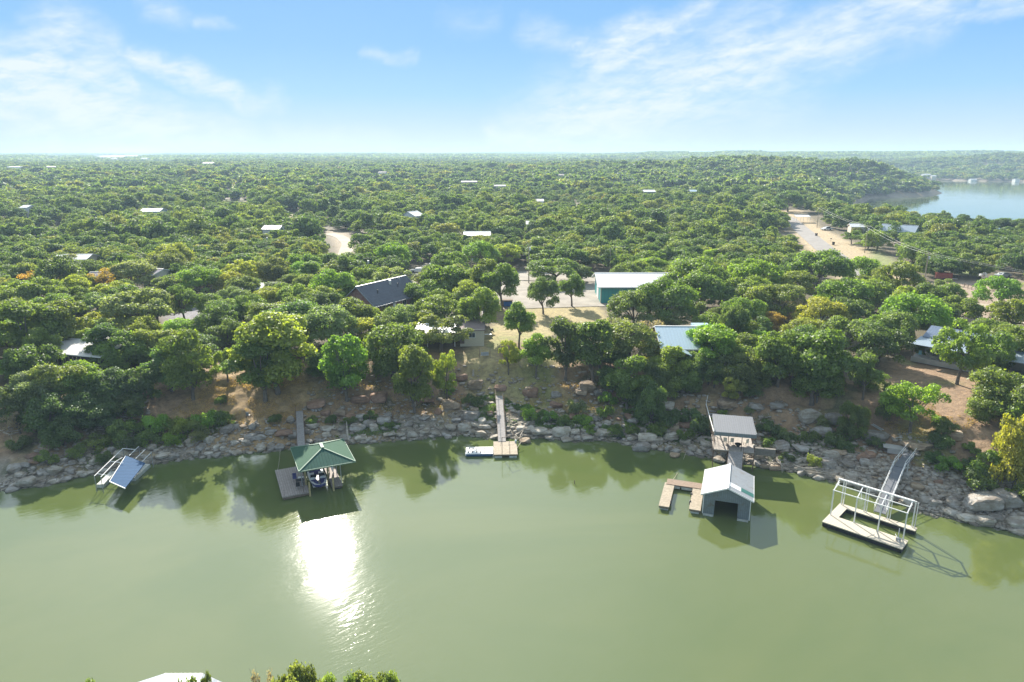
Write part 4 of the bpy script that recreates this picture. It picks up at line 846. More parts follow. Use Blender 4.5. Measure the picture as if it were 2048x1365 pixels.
g = G(1961, 580); r = thing('windmill', 'small red garden windmill with a white fan', 'windmill', g, 0)
mb = MB()
for sx in (-1, 1):
    for sy in (-1, 1): mb.bar((sx*.8, sy*.8, -.2), (sx*.12, sy*.12, 3.6), .12)
for z, k in ((.9, .63), (1.9, .42)): mb.bar((-k, -k, z), (k, -k, z), .08); mb.bar((-k, k, z), (k, k, z), .08); mb.bar((-k, -k, z), (-k, k, z), .08); mb.bar((k, -k, z), (k, k, z), .08)
mb.build('tower', M_RED, r); mb = MB()
for k in range(10): a = k*.628; mb.slab([(.12*math.cos(a), -.35, 3.8+.12*math.sin(a)), (.85*math.cos(a-.2), -.35, 3.8+.85*math.sin(a-.2)), (.85*math.cos(a+.2), -.32, 3.8+.85*math.sin(a+.2))], .02)
mb.build('fan', M_WHITE, r); MB().box((-.5, .45, 3.8), (.5, .5, .5)).build('tail_vane', M_WHITE, r)
r = thing('rail_fence', 'low dark rail fence in front of the garden windmill', 'fence', G(1945, 580), 0); a = G(1927, 577); b = G(1966, 590); mb = MB()
for z in (.5, 1.0): mb.bar(a+Vector((0, 0, z)), b+Vector((0, 0, z)), .07)
put(mb, 'rail', M_BROWNW, r)
for k in range(6): q = a.lerp(b, k/5); q.z = H(q.x, q.y); mb = MB(); mb.bar(q-Vector((0, 0, .2)), q+Vector((0, 0, 1.15)), .12); put(mb, 'post', M_BROWNW, r)
a = G(1982, 573); r = thing('boat_cover', 'long white panel lying at the right of the windmill yard', 'panel', a, 12); MB().slab([(0, 0, .35), (6.5, -.8, .35), (6.5, .9, .4), (0, .5, .4)], .15).build('sheet', M_WHITE, r)
# lawn
g = G(1014, 613); r = thing('shed_box', 'brown storage box with a bright blue front at the lawn edge', 'storage box', g, 0); MB().box((0, 0, .8), (2.6, 1.6, 1.6)).build('body', M_BROWNW, r); MB().box((.1, -.83, .75), (2.0, .05, 1.1)).build('front_panel', M_BLUE, r); MB().box((0, 0, 1.65), (2.8, 1.8, .1)).build('lid', M_BROWNW, r)
g = G(969, 716); r = thing('swing_bench', 'metal frame swing bench standing alone on the dry lawn', 'swing bench', g, 8); mb = MB()
for s in (-1, 1): mb.bar((s*1.0, -.7, -.1), (s*1.0, 0, 1.9), .06); mb.bar((s*1.0, .7, -.1), (s*1.0, 0, 1.9), .06)
mb.bar((-1.0, 0, 1.9), (1.0, 0, 1.9), .06); mb.build('frame', M_BROWNW, r); MB().box((0, 0, .5), (1.5, .5, .06)).build('seat', M_STEEL, r); MB().box((0, .28, .8), (1.5, .05, .5)).build('backrest', M_STEEL, r)
mb = MB(); [mb.bar((s*.72, 0, .5), (s*.72, 0, 1.88), .025) for s in (-1, 1)]; mb.build('hanger', M_STEEL, r)
a = G(956, 741); b = G(1000, 722); mb = MB(); mb.tube([Vector((0, 0, .15)), b-a+Vector((0, 0, .25))], .07); one('fallen_pole', mb, M_DRIFT, 'long pale pole lying across the lawn edge above the bank', 'pole', a)
g = G(945, 752); mb = MB(); mb.tube([(0, 0, -.3), (.05, 0, .6), (.1, .05, 1.2)], [.28, .2, .17], 9); one('tree_stump', mb, M_DRIFT, 'grey tree stump at the top of the bank below the lawn', 'stump', g)
g = G(983, 668); r = thing('barbecue', 'black kettle barbecue beside the cottage wall', 'barbecue', g, 0); MB().tube([(0, 0, .6), (0, 0, .75), (0, 0, 1.0), (0, 0, 1.15)], [.2, .38, .36, .1], 12).build('bowl', M_BLACK, r)
for k in range(3): MB().tube([(.1*math.cos(k*2.1), .1*math.sin(k*2.1), .65), (.35*math.cos(k*2.1), .35*math.sin(k*2.1), 0)], .03).build('leg', M_BLACK, r)
g = G(977, 655); r = thing('garden_parasol', 'closed black parasol against the cottage wing', 'parasol', g, 0); MB().tube([(0, 0, 0), (0, 0, 2.9)], .04).build('pole', M_BLACK, r); MB().tube([(0, 0, .9), (0, 0, 1.3), (0, 0, 2.85)], [.34, .3, .05], 10).build('canopy', M_BLACK, r)
g = G(975, 676); r = thing('garden_table', 'low grey table next to the black barbecue', 'table', g, 15); MB().box((0, 0, .7), (1.6, .9, .06)).build('tabletop', M_STEEL, r)
for sx in (-.7, .7):
    for sy in (-.35, .35): MB().box((sx, sy, .35), (.06, .06, .7)).build('leg', M_STEEL, r)
g = G(833, 538); r = thing('propane_tank', 'white propane tank by the gravel road', 'propane tank', g+Vector((5, 4, 0)), 0); MB().tube([(-1.5, 0, .8), (-1.3, 0, .8), (1.3, 0, .8), (1.5, 0, .8)], [.2, .5, .5, .2], 14).build('tank', M_WHITE, r); [MB().box((s, 0, .2), (.2, .8, .5)).build('foot', M_CONC, r) for s in (-.9, .9)]
# bank things
g = G(632, 819); r = thing('fire_ring', 'ring of stones round cold ashes on the brown bank', 'fire ring', g, 0); mb = MB()
for k in range(9): mb.box((.75*math.cos(k*.7), .75*math.sin(k*.7), .12), (.42, .3, .3), k*40)
mb.build('stones', M_CONC, r); MB().tube([(0, 0, -.1), (0, 0, .06)], .55, 12).build('ashes', M_DARK, r)
chair('grey folding chair alone on the grassy left bank', G(496, 836), 170, M_SIDING, M_BLACK, name='camp_chair')
a = G(1742, 856); b = G(1763, 868); r = thing('ladder', 'white aluminium ladder lying on the right bank', 'ladder', a, 0); mb = MB(); d = (b-a); nrm = Vector((-d.y, d.x, 0)).normalized()*.25
for s in (-1, 1): mb.bar(a+nrm*s+Vector((0, 0, .4)), b+nrm*s+Vector((0, 0, .4)), .09)
put(mb, 'rail', M_ALU, r)
for k in range(8): q = a.lerp(b, (k+.5)/8)+Vector((0, 0, .4)); put(MB().bar(q-nrm, q+nrm, .06), 'rung', M_ALU, r)
q = Pz(1972, 985, 2.2); r = thing('plank_platform', 'grey plank platform with a thin rail on the right boulders', 'platform', q, -42); MB().box((0, 0, 0), (3.6, 1.1, .1)).build('planks', M_DECKG, r); mb = MB(); mb.bar((-1.8, .5, .7), (1.2, .5, .7), .04); mb.bar((-1.8, .5, 0), (-1.8, .5, .7), .04); mb.bar((1.2, .5, 0), (1.2, .5, .7), .04); mb.build('rail', M_ALU, r)
for s in (-1.5, 1.5): MB().box((s, 0, -.8), (.12, .9, 1.6)).build('leg', M_BROWNW, r)
def branches(name, label, u, v, n, L, spread, seed_, z=.5, m=M_DRIFT):
    rs_ = np.random.RandomState(seed_); g = G(u, v); mb = MB(); main = Vector((spread[0], spread[1], 0)).normalized()
    for k in range(n):
        p0 = Vector(rs_.uniform(-.5, .5, 3))+Vector((0, 0, z)); dirn = (main+Vector(rs_.normal(size=3))*.45); dirn.z = abs(dirn.z)*.25-.05; l_ = L*rs_.uniform(.5, 1)
        p1 = p0+dirn*l_*.5+Vector(rs_.normal(size=3))*.15; p2 = p0+dirn*l_+Vector(rs_.normal(size=3))*.3; mb.tube([p0, p1, p2], [.09, .06, .02], 5)
        q = p1+Vector(rs_.normal(size=3))*.7; mb.tube([p1, q], [.045, .012], 4)
    one(name, mb, m, label, 'driftwood', g)
branches('driftwood', 'tangle of bleached driftwood branches below the right bank boulders', 1590, 945, 14, 4.6, (1, -.35), 4)
branches('driftwood', 'bleached branch at the waterline between roofed deck and driftwood tangle', 1550, 935, 5, 2.6, (.5, -1), 5)
branches('driftwood', 'pale upturned branches beside the small square dock', 1034, 882, 7, 2.4, (.3, .8), 6)
branches('dead_branches', 'bare grey brush pile at the far left edge of the bank', 12, 880, 8, 3.0, (.1, 1), 8, 1.2)
a = G(1255, 868); b = G(1300, 893); mb = MB(); mb.tube([Vector((0, 0, .7)), b-a+Vector((0, 0, .15))], [.13, .09], 7); one('log', mb, M_DRIFT, 'straight bleached log leaning over the shore boulders', 'log', a)
a = Pz(1262, 895, .05); mb = MB(); mb.tube([(0, 0, 0), (1.2, -.2, .12), (2.6, -.5, 0)], [.16, .26, .14], 8); one('log', mb, M_DRIFT, 'short thick log floating at the waterline', 'log', a)
g = G(1237, 880); mb = MB(); mb.tube([(.34*math.cos(k*math.pi/8), .34*math.sin(k*math.pi/8), .25) for k in range(17)], .11, 7, False); one('tyre', mb, M_BLACK, 'old black tyre among the shore stones', 'tyre', g)
g = G(697, 884); mb = MB(); mb.tube([(0, 0, 0), (-.3, .5, .9), (-.5, 1.2, 1.7), (-.6, 1.6, 2.8)], [.2, .16, .13, .06], 8); mb.tube([(0, 0, .2), (.5, -.5, .0)], [.13, .05], 6); one('dead_tree', mb, M_DRIFT, 'bleached dead trunk standing at the water edge below the bright oak', 'dead tree', g)
g = G(1152, 835); 
q = Pz(1147, 968, 0); mb = MB(); mb.tube([(0, 0, -.4), (.05, 0, .55)], .06); one('mooring_stake', mb, M_BROWNW, 'short dark stake rising from the open water', 'stake', q)
for i, (x, y, lb) in enumerate(((-7.02, -2.4, 'black tyre fender hanging inside the left arm of the U shaped dock'), (-4.62, -1.6, 'black tyre fender inside the right arm of the U shaped dock'), (-4.62, .6, 'black tyre fender nearest the rear deck of the U shaped dock'))):
    mb = MB(); mb.tube([(0, .28*math.cos(k*math.pi/8), .28*math.sin(k*math.pi/8)) for k in range(17)], .09, 7, False); one('tyre_fender', mb, M_BLACK, lb, 'tyre fender', on(U, x, y, .42), -19)
def rope(label, p, q, sag=.5):
    p = Vector(p); q = Vector(q); mb = MB(); mb.tube([(q-p)*(k/8)-Vector((0, 0, 4*sag*(k/8)*(1-k/8))) for k in range(9)], .03, 5); one('mooring_rope', mb, M_DRIFT, label, 'rope', p)
g = G(1690, 972); rope('slack mooring rope from the beige frame dock to the shore stones', on(FD, -4.2, 3.1, .7), (g.x, g.y, g.z+.3), .6)
g = G(1372, 905); rope('slack mooring rope from the U shaped dock to the shore boulders', on(U, -7.5, 3.6, .7), (g.x, g.y, g.z+.3), .7)
g = G(560, 895); rope('slack mooring rope from the green roofed dock to the bank', on(D, -5.9, 4.6, .6), (g.x, g.y, g.z+.3), .5)
# ------------------------------------------------------------------ foliage
def leaf_mat(name, mode):
    m = bpy.data.materials.new(name); m.use_nodes = True; t = NT(m.node_tree); t.n.clear()
    out = t.new('ShaderNodeOutputMaterial'); oi = t.new('ShaderNodeObjectInfo')
    va = t.new('ShaderNodeAttribute'); va.attribute_name = 'var'
    if mode == 'own':
        col = oi.outputs['Color']
    else:      # the woods: hue drifts from tree to tree and from stand to stand
        lc = t.new('ShaderNodeVectorMath'); lc.operation = 'SCALE'; t.l.new(oi.outputs['Location'], lc.inputs[0]); lc.inputs['Scale'].default_value = 1
        geo = t.new('ShaderNodeNewGeometry'); big = t.noise(geo.outputs['Position'], .012, 3, .6)
        k = t.m('ADD', t.m('MULTIPLY', oi.outputs['Random'], .62), t.m('MULTIPLY', big, .4))
        if mode == 'patch': k = t.m('ADD', t.m('MULTIPLY', va.outputs['Fac'], .5), t.m('MULTIPLY', big, .5))
        col = t.ramp(k, [(0.0, (.055, .098, .040)), (.28, (.085, .138, .044)), (.54, (.118, .174, .046)), (.74, (.160, .206, .054)), (.87, (.21, .205, .064)), (.93, (.27, .165, .085)), (1.0, (.20, .18, .12))])
    v = t.m('ADD', .62, t.m('MULTIPLY', va.outputs['Fac'], .76))
    hue = t.mix(t.m('MULTIPLY', va.outputs['Fac'], .30), col, t.mix(1.0, col, (1.5, 1.15, .6), 'MULTIPLY'))
    c = t.mix(1.0, hue, t.comb(v, v, v), 'MULTIPLY')
    d = t.new('ShaderNodeBsdfDiffuse'); t.l.new(c, d.inputs[0])
    tr = t.new('ShaderNodeBsdfTranslucent'); t.l.new(t.mix(1.0, c, (2.1, 2.2, 1.0), 'MULTIPLY'), tr.inputs[0])
    ms = t.new('ShaderNodeMixShader'); ms.inputs[0].default_value = .50; t.l.new(d.outputs[0], ms.inputs[1]); t.l.new(tr.outputs[0], ms.inputs[2])
    gl = t.new('ShaderNodeBsdfGlossy'); gl.inputs['Roughness'].default_value = .5; gl.inputs[0].default_value = (.8, .85, .8, 1)
    m2 = t.new('ShaderNodeMixShader'); m2.inputs[0].default_value = .045; t.l.new(ms.outputs[0], m2.inputs[1]); t.l.new(gl.outputs[0], m2.inputs[2])
    t.l.new(m2.outputs[0], out.inputs[0]); return m
M_LEAF = leaf_mat('oak_leaves', 'own'); M_WOODS = leaf_mat('woods_leaves', 'woods'); M_PATCH = leaf_mat('far_woods_leaves', 'patch')
M_BARK = mat('oak_bark', (.20, .17, .14), .95, var=.4, scale=2.5, bump=1.5, bscale=9)

def leaves(lobes, n, leaf, rs, down=-.35, inner=.35, ymin=None):
    """quads spread through the shells of overlapping lobes: returns vertices, faces, var"""
    C = np.array([l[:3] for l in lobes]); R = np.array([l[3] for l in lobes]); wgt = R**2/np.sum(R**2)
    k = rs.choice(len(lobes), n, p=wgt); d = rs.normal(size=(n, 3)); d /= np.linalg.norm(d, axis=1)[:, None]
    lo = d[:, 2] < down; d[lo, 2] *= -1
    rr = 1 - inner*rs.rand(n)**1.6 + .15*rs.normal(size=n)
    p = C[k] + d*(R[k]*rr)[:, None]*np.array((1, 1, .86))
    # push apart: drop leaves buried deep inside other lobes
    deep = np.zeros(n)
    for c, r in zip(C, R): deep += np.linalg.norm((p-c)/np.array((1, 1, .86)), axis=1) < r*.60
    ok = deep < 1; p = p[ok]; d = d[ok]; k = k[ok]; n = len(p)
    nr = d + .75*rs.normal(size=(n, 3)) + np.array((0, 0, .25)); nr /= np.linalg.norm(nr, axis=1)[:, None]
    a = np.cross(nr, rs.normal(size=(n, 3))); a /= np.linalg.norm(a, axis=1)[:, None]; b = np.cross(nr, a)
    s = leaf*(.55+.75*rs.rand(n))[:, None]; q = (.55+.5*rs.rand(n))[:, None]
    V = np.stack([p-a*s*.5, p-b*s*.5*q + a*s*.08, p+a*s*.5, p+b*s*.5*q], 1)
    V[:, 0] += nr*s*.12; V[:, 2] += nr*s*.12
    lv = rs.rand(len(lobes))
    var = np.clip(.55*lv[k] + .45*rs.rand(n), 0, 1)
    return V.reshape(-1, 3), np.arange(n*4).reshape(n, 4), np.repeat(var, 4)
def leafmesh(name, V, F, var, m):
    me = npmesh(name, V, F, [m]); a = me.attributes.new('var', 'FLOAT', 'POINT'); a.data.foreach_set('value', var.astype(np.float32)); return me

def lobeset(kind, rs):
    """kind -> lobes, crown base, trunk radius; all in metres for a tree of the standard size"""
    L = []
    if kind == 'oak':           # broad, low rounded post oak: R 4, height 6.6
        R = 4.0; n = 26
        for i in range(n):
            a = rs.rand()*6.283; q = math.sqrt(rs.rand())*.80; zt = math.sqrt(max(0, 1-q*q))
            z = 2.2 + zt*3.3*(.45+.55*rs.rand()**.5)
            L.append((math.cos(a)*q*R, math.sin(a)*q*R, z, rs.uniform(.75, 1.35)*(1.12-.25*q)))
        for i in range(9):
            a = i/9*6.283+rs.rand()*.5; L.append((math.cos(a)*R*.76, math.sin(a)*R*.76, rs.uniform(1.7, 3.4), rs.uniform(.7, 1.15)))
        return L, 1.5, .20, 6.6
    if kind == 'tall':          # higher crown on a clear trunk: R 3.1, height 8.6
        R = 3.1; n = 24
        for i in range(n):
            a = rs.rand()*6.283; q = math.sqrt(rs.rand())*.78; h = rs.rand()
            z = 3.3 + h*4.3; q *= (1-.55*max(0, h-.35)/.65)
            L.append((math.cos(a)*q*R, math.sin(a)*q*R, z, rs.uniform(.65, 1.2)))
        return L, 2.6, .18, 8.6
    if kind == 'full':          # tall oak in leaf almost to the ground: R 3.4, height 8.2
        R = 3.4; n = 38
        for i in range(n):
            a = rs.rand()*6.283; q = math.sqrt(rs.rand())*.80; h = rs.rand()
            z = 2.0 + h*5.2; q *= min(1, (.55+h*1.6))*(1-.5*max(0, h-.5)/.5)
            L.append((math.cos(a)*q*R, math.sin(a)*q*R, z, rs.uniform(.6, 1.25)))
        return L, 1.0, .19, 8.2
    if kind == 'round':         # mesquite / elm, full to near the ground: R 3.4, height 6
        R = 3.4; n = 34
        for i in range(n):
            a = rs.rand()*6.283; q = math.sqrt(rs.rand())*.82; h = rs.rand()
            z = .9 + 4.2*h*math.sqrt(max(.05, 1-q*q*.9))
            L.append((math.cos(a)*q*R, math.sin(a)*q*R, z, rs.uniform(.7, 1.2)))
        return L, .6, .16, 6.0
    if kind == 'umbrella':      # layered spreading crown: R 4, height 6.4
        for tier, (zt, R) in enumerate(((6.0, 1.9), (5.1, 3.2), (4.1, 3.9), (3.0, 3.2))):
            for i in range(4+tier*3):
                a = rs.rand()*6.283; q = (.35+.6*rs.rand())
                L.append((math.cos(a)*q*R, math.sin(a)*q*R, zt-.35+rs.uniform(-.3, .3), rs.uniform(.55, .9)))
        return L, 2.0, .17, 6.6
    if kind == 'bush':          # R 1.6, height 2.2
        for i in range(14):
            a = rs.rand()*6.283; q = math.sqrt(rs.rand())*.8
            L.append((math.cos(a)*q*1.6, math.sin(a)*q*1.6, .25+1.4*rs.rand()*math.sqrt(1-q*q*.8), rs.uniform(.35, .7)))
        return L, .1, .05, 2.2
    if kind == 'sparse':        # dying tree, thin foliage over bare limbs
        R = 3.4
        for i in range(20):
            a = rs.rand()*6.283; q = math.sqrt(rs.rand())*.85
            L.append((math.cos(a)*q*R, math.sin(a)*q*R, 2.+3.4*rs.rand()*math.sqrt(1-q*q*.8), rs.uniform(.5, .9)))
        return L, 1.4, .17, 6.0
NLEAF = dict(oak=(15000, .275), tall=(13000, .26), round=(14500, .265), full=(17000, .27), umbrella=(8500, .265), bush=(3000, .19), sparse=(2100, .26))
def wood_mesh(name, L, base, tr, rs, kind):
    mb = MB(); lean = rs.uniform(-.35, .35, 2); top = max(base+.3, .6)
    if kind == 'bush':
        for i in range(6):
            l = L[rs.randint(len(L))]; mb.tube([(0, 0, -.2), (l[0]*.4, l[1]*.4, l[2]*.6), l[:3]], [.05, .035, .015], 5)
        return mb.build(name, M_BARK)
    J = Vector((lean[0], lean[1], top))
    mb.tube([(0, 0, -.5), (lean[0]*.15, lean[1]*.15, top*.33), (lean[0]*.55, lean[1]*.5, top*.7), J], [tr*1.45, tr*1.1, tr*.95, tr*.85], 8)
    idx = rs.permutation(len(L))[:(13 if kind in ('sparse', 'umbrella') else 9)]
    for i in idx:
        c = Vector(L[i][:3]); m1 = J.lerp(c, .45)+Vector((rs.uniform(-.3, .3), rs.uniform(-.3, .3), rs.uniform(-.1, .5)))
        mb.tube([J-Vector((0, 0, rs.uniform(.05, .5)*top*.5)), m1, c, c+(c-m1)*.3], [tr*.55, tr*.36, tr*.17, .02], 5)
        if kind == 'sparse' or rs.rand() < .5:
            for _ in range(3 if kind == 'sparse' else 1):
                e = c+Vector(rs.normal(size=3))*.9; mb.tube([m1.lerp(c, .5), e], [tr*.18, .015], 4)
    return mb.build(name, M_BARK)
def trash(o):
    me = o.data; bpy.data.objects.remove(o); return me
PROTO = {}; seed = 100
for kind, cnt in (('oak', 6), ('tall', 4), ('full', 4), ('round', 5), ('umbrella', 2), ('bush', 4), ('sparse', 3)):
    PROTO[kind] = []
    for i in range(cnt):
        seed += 1; rs = np.random.RandomState(seed); L, base, tr, ht = lobeset(kind, rs); n, lf = NLEAF[kind]
        V, F, var = leaves(L, n, lf, rs)
        zmax = np.percentile(V[:, 2], 99.8); R = np.percentile(np.hypot(V[:, 0], V[:, 1]), 98)
        PROTO[kind].append((leafmesh(kind+'_crown', V, F, var, M_LEAF), trash(wood_mesh(kind+'_trunk', L, base, tr, rs, kind)), zmax, R))

TINT = dict(G=(.138, .196, .040), D=(.098, .152, .044), B=(.160, .270, .038), Y=(.230, .265, .045), O=(.30, .215, .050), R=(.27, .140, .070), S=(.165, .210, .095), X=(.20, .185, .15), L=(.135, .180, .048))
WORD = dict(G='green', D='dark green', B='bright green', Y='yellow green', O='orange tinged', R='rust red', S='grey green', X='bare grey', L='olive green')
TREES = []      # every individual tree: (empty, u, v_top, width_px, kind, tint, x, y, scale)
def put_tree(x, y, height, width, kind, tint, zoff=0.0):
    pr = PROTO[kind][rnd.randrange(len(PROTO[kind]))]; sz = height/pr[2]; sx = width/2/pr[3]
    nm = 'shrub' if kind == 'bush' else 'oak_tree'
    e = thing(nm, None, 'shrub' if kind == 'bush' else 'tree', (x, y, H(x, y)+zoff), rnd.uniform(0, 360))
    e.scale = (sx*rnd.uniform(.92, 1.1), sx*rnd.uniform(.85, 1.05), sz)
    c = linkmesh('crown', pr[0], e); tk = linkmesh('stem' if kind == 'bush' else 'trunk', pr[1], e)
    t = TINT[tint]; j = [rnd.uniform(.88, 1.14) for _ in range(3)]; b = rnd.uniform(.88, 1.15)
    c.color = (t[0]*j[0]*b, t[1]*b, t[2]*j[2]*b, 1)
    u, v, zc = proj(x, y, H(x, y)+height)
    TREES.append(dict(e=e, u=float(u), v=float(v), w=width, h=height, kind=kind, tint=tint, x=x, y=y, zc=float(zc)))
    return e
KH = dict(full=1.15, oak=.80, tall=1.25, round=.84, umbrella=.75, sparse=.85, bush=.7)
def tree_top(u, vt, wpx, kind, tint, k=None):
    """crown known by its top and width; the ground under it is hidden"""
    k = k or KH[kind]; d = raydir(u, vt); ts = _ts; x = d[0]*ts; y = d[1]*ts; z = CAMH + d[2]*ts
    g = np.maximum(hgt(x, y), 0); zc = ts*1.0; need = k*wpx*zc/FPX
    i = int(np.argmax((z-g) <= need)); wm_ = wpx*zc[i]/FPX*1.17
    put_tree(float(x[i]), float(y[i]), float(max(need[i], .8)), float(wm_), kind, tint)
def tree_base(u, vb, vt, wpx, kind, tint):
    g = G(u, vb); _, _, zc = proj(g.x, g.y, g.z); d = raydir(u, vt); k = g.y/d[1]; ht = CAMH + d[2]*k - g.z
    put_tree(g.x, g.y, float(max(ht, .8)), float(wpx*zc/FPX), kind, tint)

BASED = [(1037,697,606,66,'tall','G'),(1086,629,556,74,'oak','D'),(1143,614,548,54,'tall','G'),(1003,620,526,78,'tall','G'),(962,674,574,85,'tall','G'),(933,670,600,50,'tall','L'),
 (1016,752,682,54,'umbrella','Y'),(1071,757,670,72,'tall','B'),(1130,762,638,88,'full','D'),(1185,770,643,98,'tall','G'),(1108,566,519,112,'oak','G'),(1160,567,532,60,'oak','D'),(945,700,655,0,'',''),
 (1253,822,713,84,'full','G'),(1342,775,694,84,'full','Y'),(1427,778,728,54,'oak','G'),(1478,790,708,92,'round','L'),(1458,812,756,42,'full','Y'),(1553,776,664,112,'oak','G'),
 (1622,812,662,132,'full','G'),(1724,802,711,68,'tall','G'),(1912,771,647,118,'umbrella','G'),(1818,868,766,120,'umbrella','B'),(1772,845,772,52,'round','D'),
 (2022,985,838,98,'round','Y'),(1700,880,806,60,'round','D'),(1884,882,838,50,'round','D'),(1300,800,720,66,'round','D'),(1375,790,742,60,'round','G'),
 (530,803,674,138,'full','G'),(693,803,670,98,'full','B'),(828,826,690,96,'full','G'),(893,812,703,62,'umbrella','Y'),(385,797,660,124,'full','G'),(455,762,698,56,'oak','G'),
 (370,646,568,74,'umbrella','D'),(1752,505,462,60,'oak','G'),(1735,500,482,45,'umbrella','G'),(1702,490,462,44,'umbrella','G'),(1575,426,383,56,'oak','D'),(1300,850,770,60,'round','D'),
 (1960,520,490,60,'oak','G'),(1870,545,498,70,'oak','L'),(1120,812,790,0,'','')]
TOPS = [(40,508,62,'round','D'),(108,512,96,'round','L'),(68,541,60,'sparse','O'),(108,541,42,'sparse','R'),(62,556,92,'oak','G'),(150,545,62,'oak','G'),(25,575,80,'oak','G'),(95,588,72,'oak','G'),
 (165,520,60,'oak','D'),(210,532,70,'sparse','O'),(262,520,82,'oak','S'),(330,505,72,'oak','L'),(338,486,74,'oak','Y'),(394,534,78,'oak','B'),(235,560,60,'oak','D'),(272,580,112,'oak','S'),(190,585,70,'oak','D'),(215,590,84,'umbrella','S'),
 (305,578,92,'oak','L'),(45,600,112,'full','G'),(112,602,98,'full','G'),(10,640,90,'oak','G'),(140,636,66,'oak','Y'),(192,640,62,'umbrella','S'),(205,618,64,'oak','Y'),(236,616,52,'oak','B'),(275,633,72,'oak','Y'),(355,638,62,'oak','B'),
 (18,712,62,'oak','B'),(55,690,96,'round','D'),(105,725,96,'round','L'),(60,745,90,'round','S'),(150,728,88,'round','B'),(190,690,60,'round','D'),(240,664,92,'round','G'),(300,656,86,'round','L'),(330,690,84,'full','D'),
 (20,775,84,'round','D'),(85,790,92,'round','D'),(150,790,80,'round','D'),(215,740,84,'round','D'),(270,735,84,'round','D'),(115,835,70,'round','D'),(195,800,70,'round','D'),(255,790,60,'round','D'),(30,820,60,'sparse','X'),
 (480,521,74,'umbrella','Y'),(452,545,60,'oak','Y'),(430,588,66,'round','G'),(497,590,66,'round','G'),(545,516,66,'round','L'),(603,507,62,'oak','G'),(578,548,44,'oak','L'),(613,548,56,'oak','L'),(662,540,90,'oak','B'),(640,565,60,'umbrella','Y'),
 (700,598,92,'oak','G'),(655,612,112,'oak','S'),(580,603,104,'oak','D'),(445,602,64,'round','D'),(452,640,66,'round','D'),(540,626,148,'full','Y'),(562,640,100,'oak','Y'),(655,651,46,'oak','B'),(722,636,66,'oak','Y'),(688,640,40,'sparse','O'),(735,616,62,'oak','Y'),(765,603,36,'oak','Y'),
 (800,610,76,'round','S'),(770,630,70,'oak','D'),(846,562,66,'round','G'),(785,655,134,'oak','G'),(878,624,112,'umbrella','L'),(870,592,92,'oak','G'),(900,505,70,'oak','G'),(888,530,92,'oak','G'),(930,540,80,'oak','G'),(960,482,76,'oak','B'),(1010,488,56,'oak','Y'),(975,520,72,'tall','G'),
 (785,485,70,'oak','B'),(735,530,66,'oak','G'),(782,535,80,'umbrella','S'),(720,560,60,'oak','G'),(860,528,40,'round','G'),
 (1390,518,112,'oak','G'),(1268,582,104,'oak','L'),(1330,562,118,'oak','G'),(1405,548,104,'oak','G'),(1450,575,60,'oak','D'),(1480,570,46,'oak','R'),(1435,500,50,'oak','B'),(1465,490,62,'oak','S'),(1508,522,96,'oak','B'),(1500,555,84,'oak','G'),(1580,528,54,'sparse','D'),(1642,503,98,'oak','G'),
 (1545,572,92,'oak','G'),(1598,545,72,'oak','G'),(1350,618,62,'umbrella','S'),(1415,608,66,'umbrella','L'),(1490,596,84,'oak','G'),(1568,590,66,'sparse','X'),(1540,626,52,'oak','O'),(1588,622,40,'sparse','R'),(1515,636,56,'round','D'),
 (1645,598,92,'oak','Y'),(1690,560,92,'oak','G'),(1730,516,78,'oak','B'),(1803,526,88,'oak','G'),(1752,562,80,'oak','G'),(1700,600,80,'oak','D'),(1888,562,62,'umbrella','S'),(1840,590,118,'oak','B'),(1922,596,74,'oak','G'),(1878,606,70,'oak','D'),(1700,638,98,'oak','L'),(1765,655,104,'oak','D'),
 (1810,620,80,'oak','G'),(2004,556,86,'oak','B'),(2038,600,92,'oak','G'),(1988,640,70,'oak','G'),(2030,655,86,'oak','G'),(1418,652,88,'oak','B'),(1445,676,60,'oak','B'),(1480,638,74,'oak','G'),(1508,690,76,'oak','G'),(1533,664,66,'oak','B'),(1590,700,90,'oak','G'),(1665,700,90,'oak','D'),
 (1228,634,72,'sparse','S'),(1262,648,104,'oak','L'),(1300,640,70,'sparse','X'),(1232,680,66,'round','D'),(1160,650,60,'oak','D'),(1200,690,60,'round','D'),(1312,694,46,'round','Y'),(1400,705,60,'oak','G'),(1560,700,50,'round','D'),
 (2015,748,112,'round','G'),(2040,800,80,'round','G'),(1965,800,60,'round','G'),(1850,690,40,'umbrella','L'),(1958,665,70,'umbrella','G'),
 (1640,745,80,'round','G'),(1420,720,60,'round','D'),(1745,740,50,'round','G'),(1510,735,60,'round','L'),
 (1225,740,60,'round','D'),(1270,760,66,'round','D'),(1330,745,66,'round','G'),(780,700,70,'round','G'),(640,705,60,'round','D')]
BASED += [(1432,740,653,92,'full','B'),(1495,738,668,80,'full','G'),(1975,758,668,84,'round','G'),(2034,748,650,96,'full','G'),(92,738,655,66,'tall','G'),(215,730,648,92,'tall','D'),(178,716,655,44,'tall','G'),(1462,700,612,70,'oak','L')]
for b in BASED:
    if b[3] > 0: tree_base(*b)
for b in TOPS: tree_top(*b)
# tree tops on the near bank, cut off by the bottom of the picture
for (u, v, wpx, k, ti) in [(592,1343,120,'oak','L'),(735,1346,100,'oak','L'),(690,1348,60,'round','L'),(790,1353,80,'round','L'),(185,1356,60,'tall','L'),(407,1347,30,'tall','D'),(378,1356,60,'round','L'),(650,1351,70,'oak','L'),(560,1353,60,'round','L'),(520,1340,50,'sparse','X')]:
    z = 9.0; p_ = flat(u, v, z); hh_ = z - H(*p_); put_tree(p_[0], p_[1], hh_, wpx*max(1., 1)/25., k, ti)
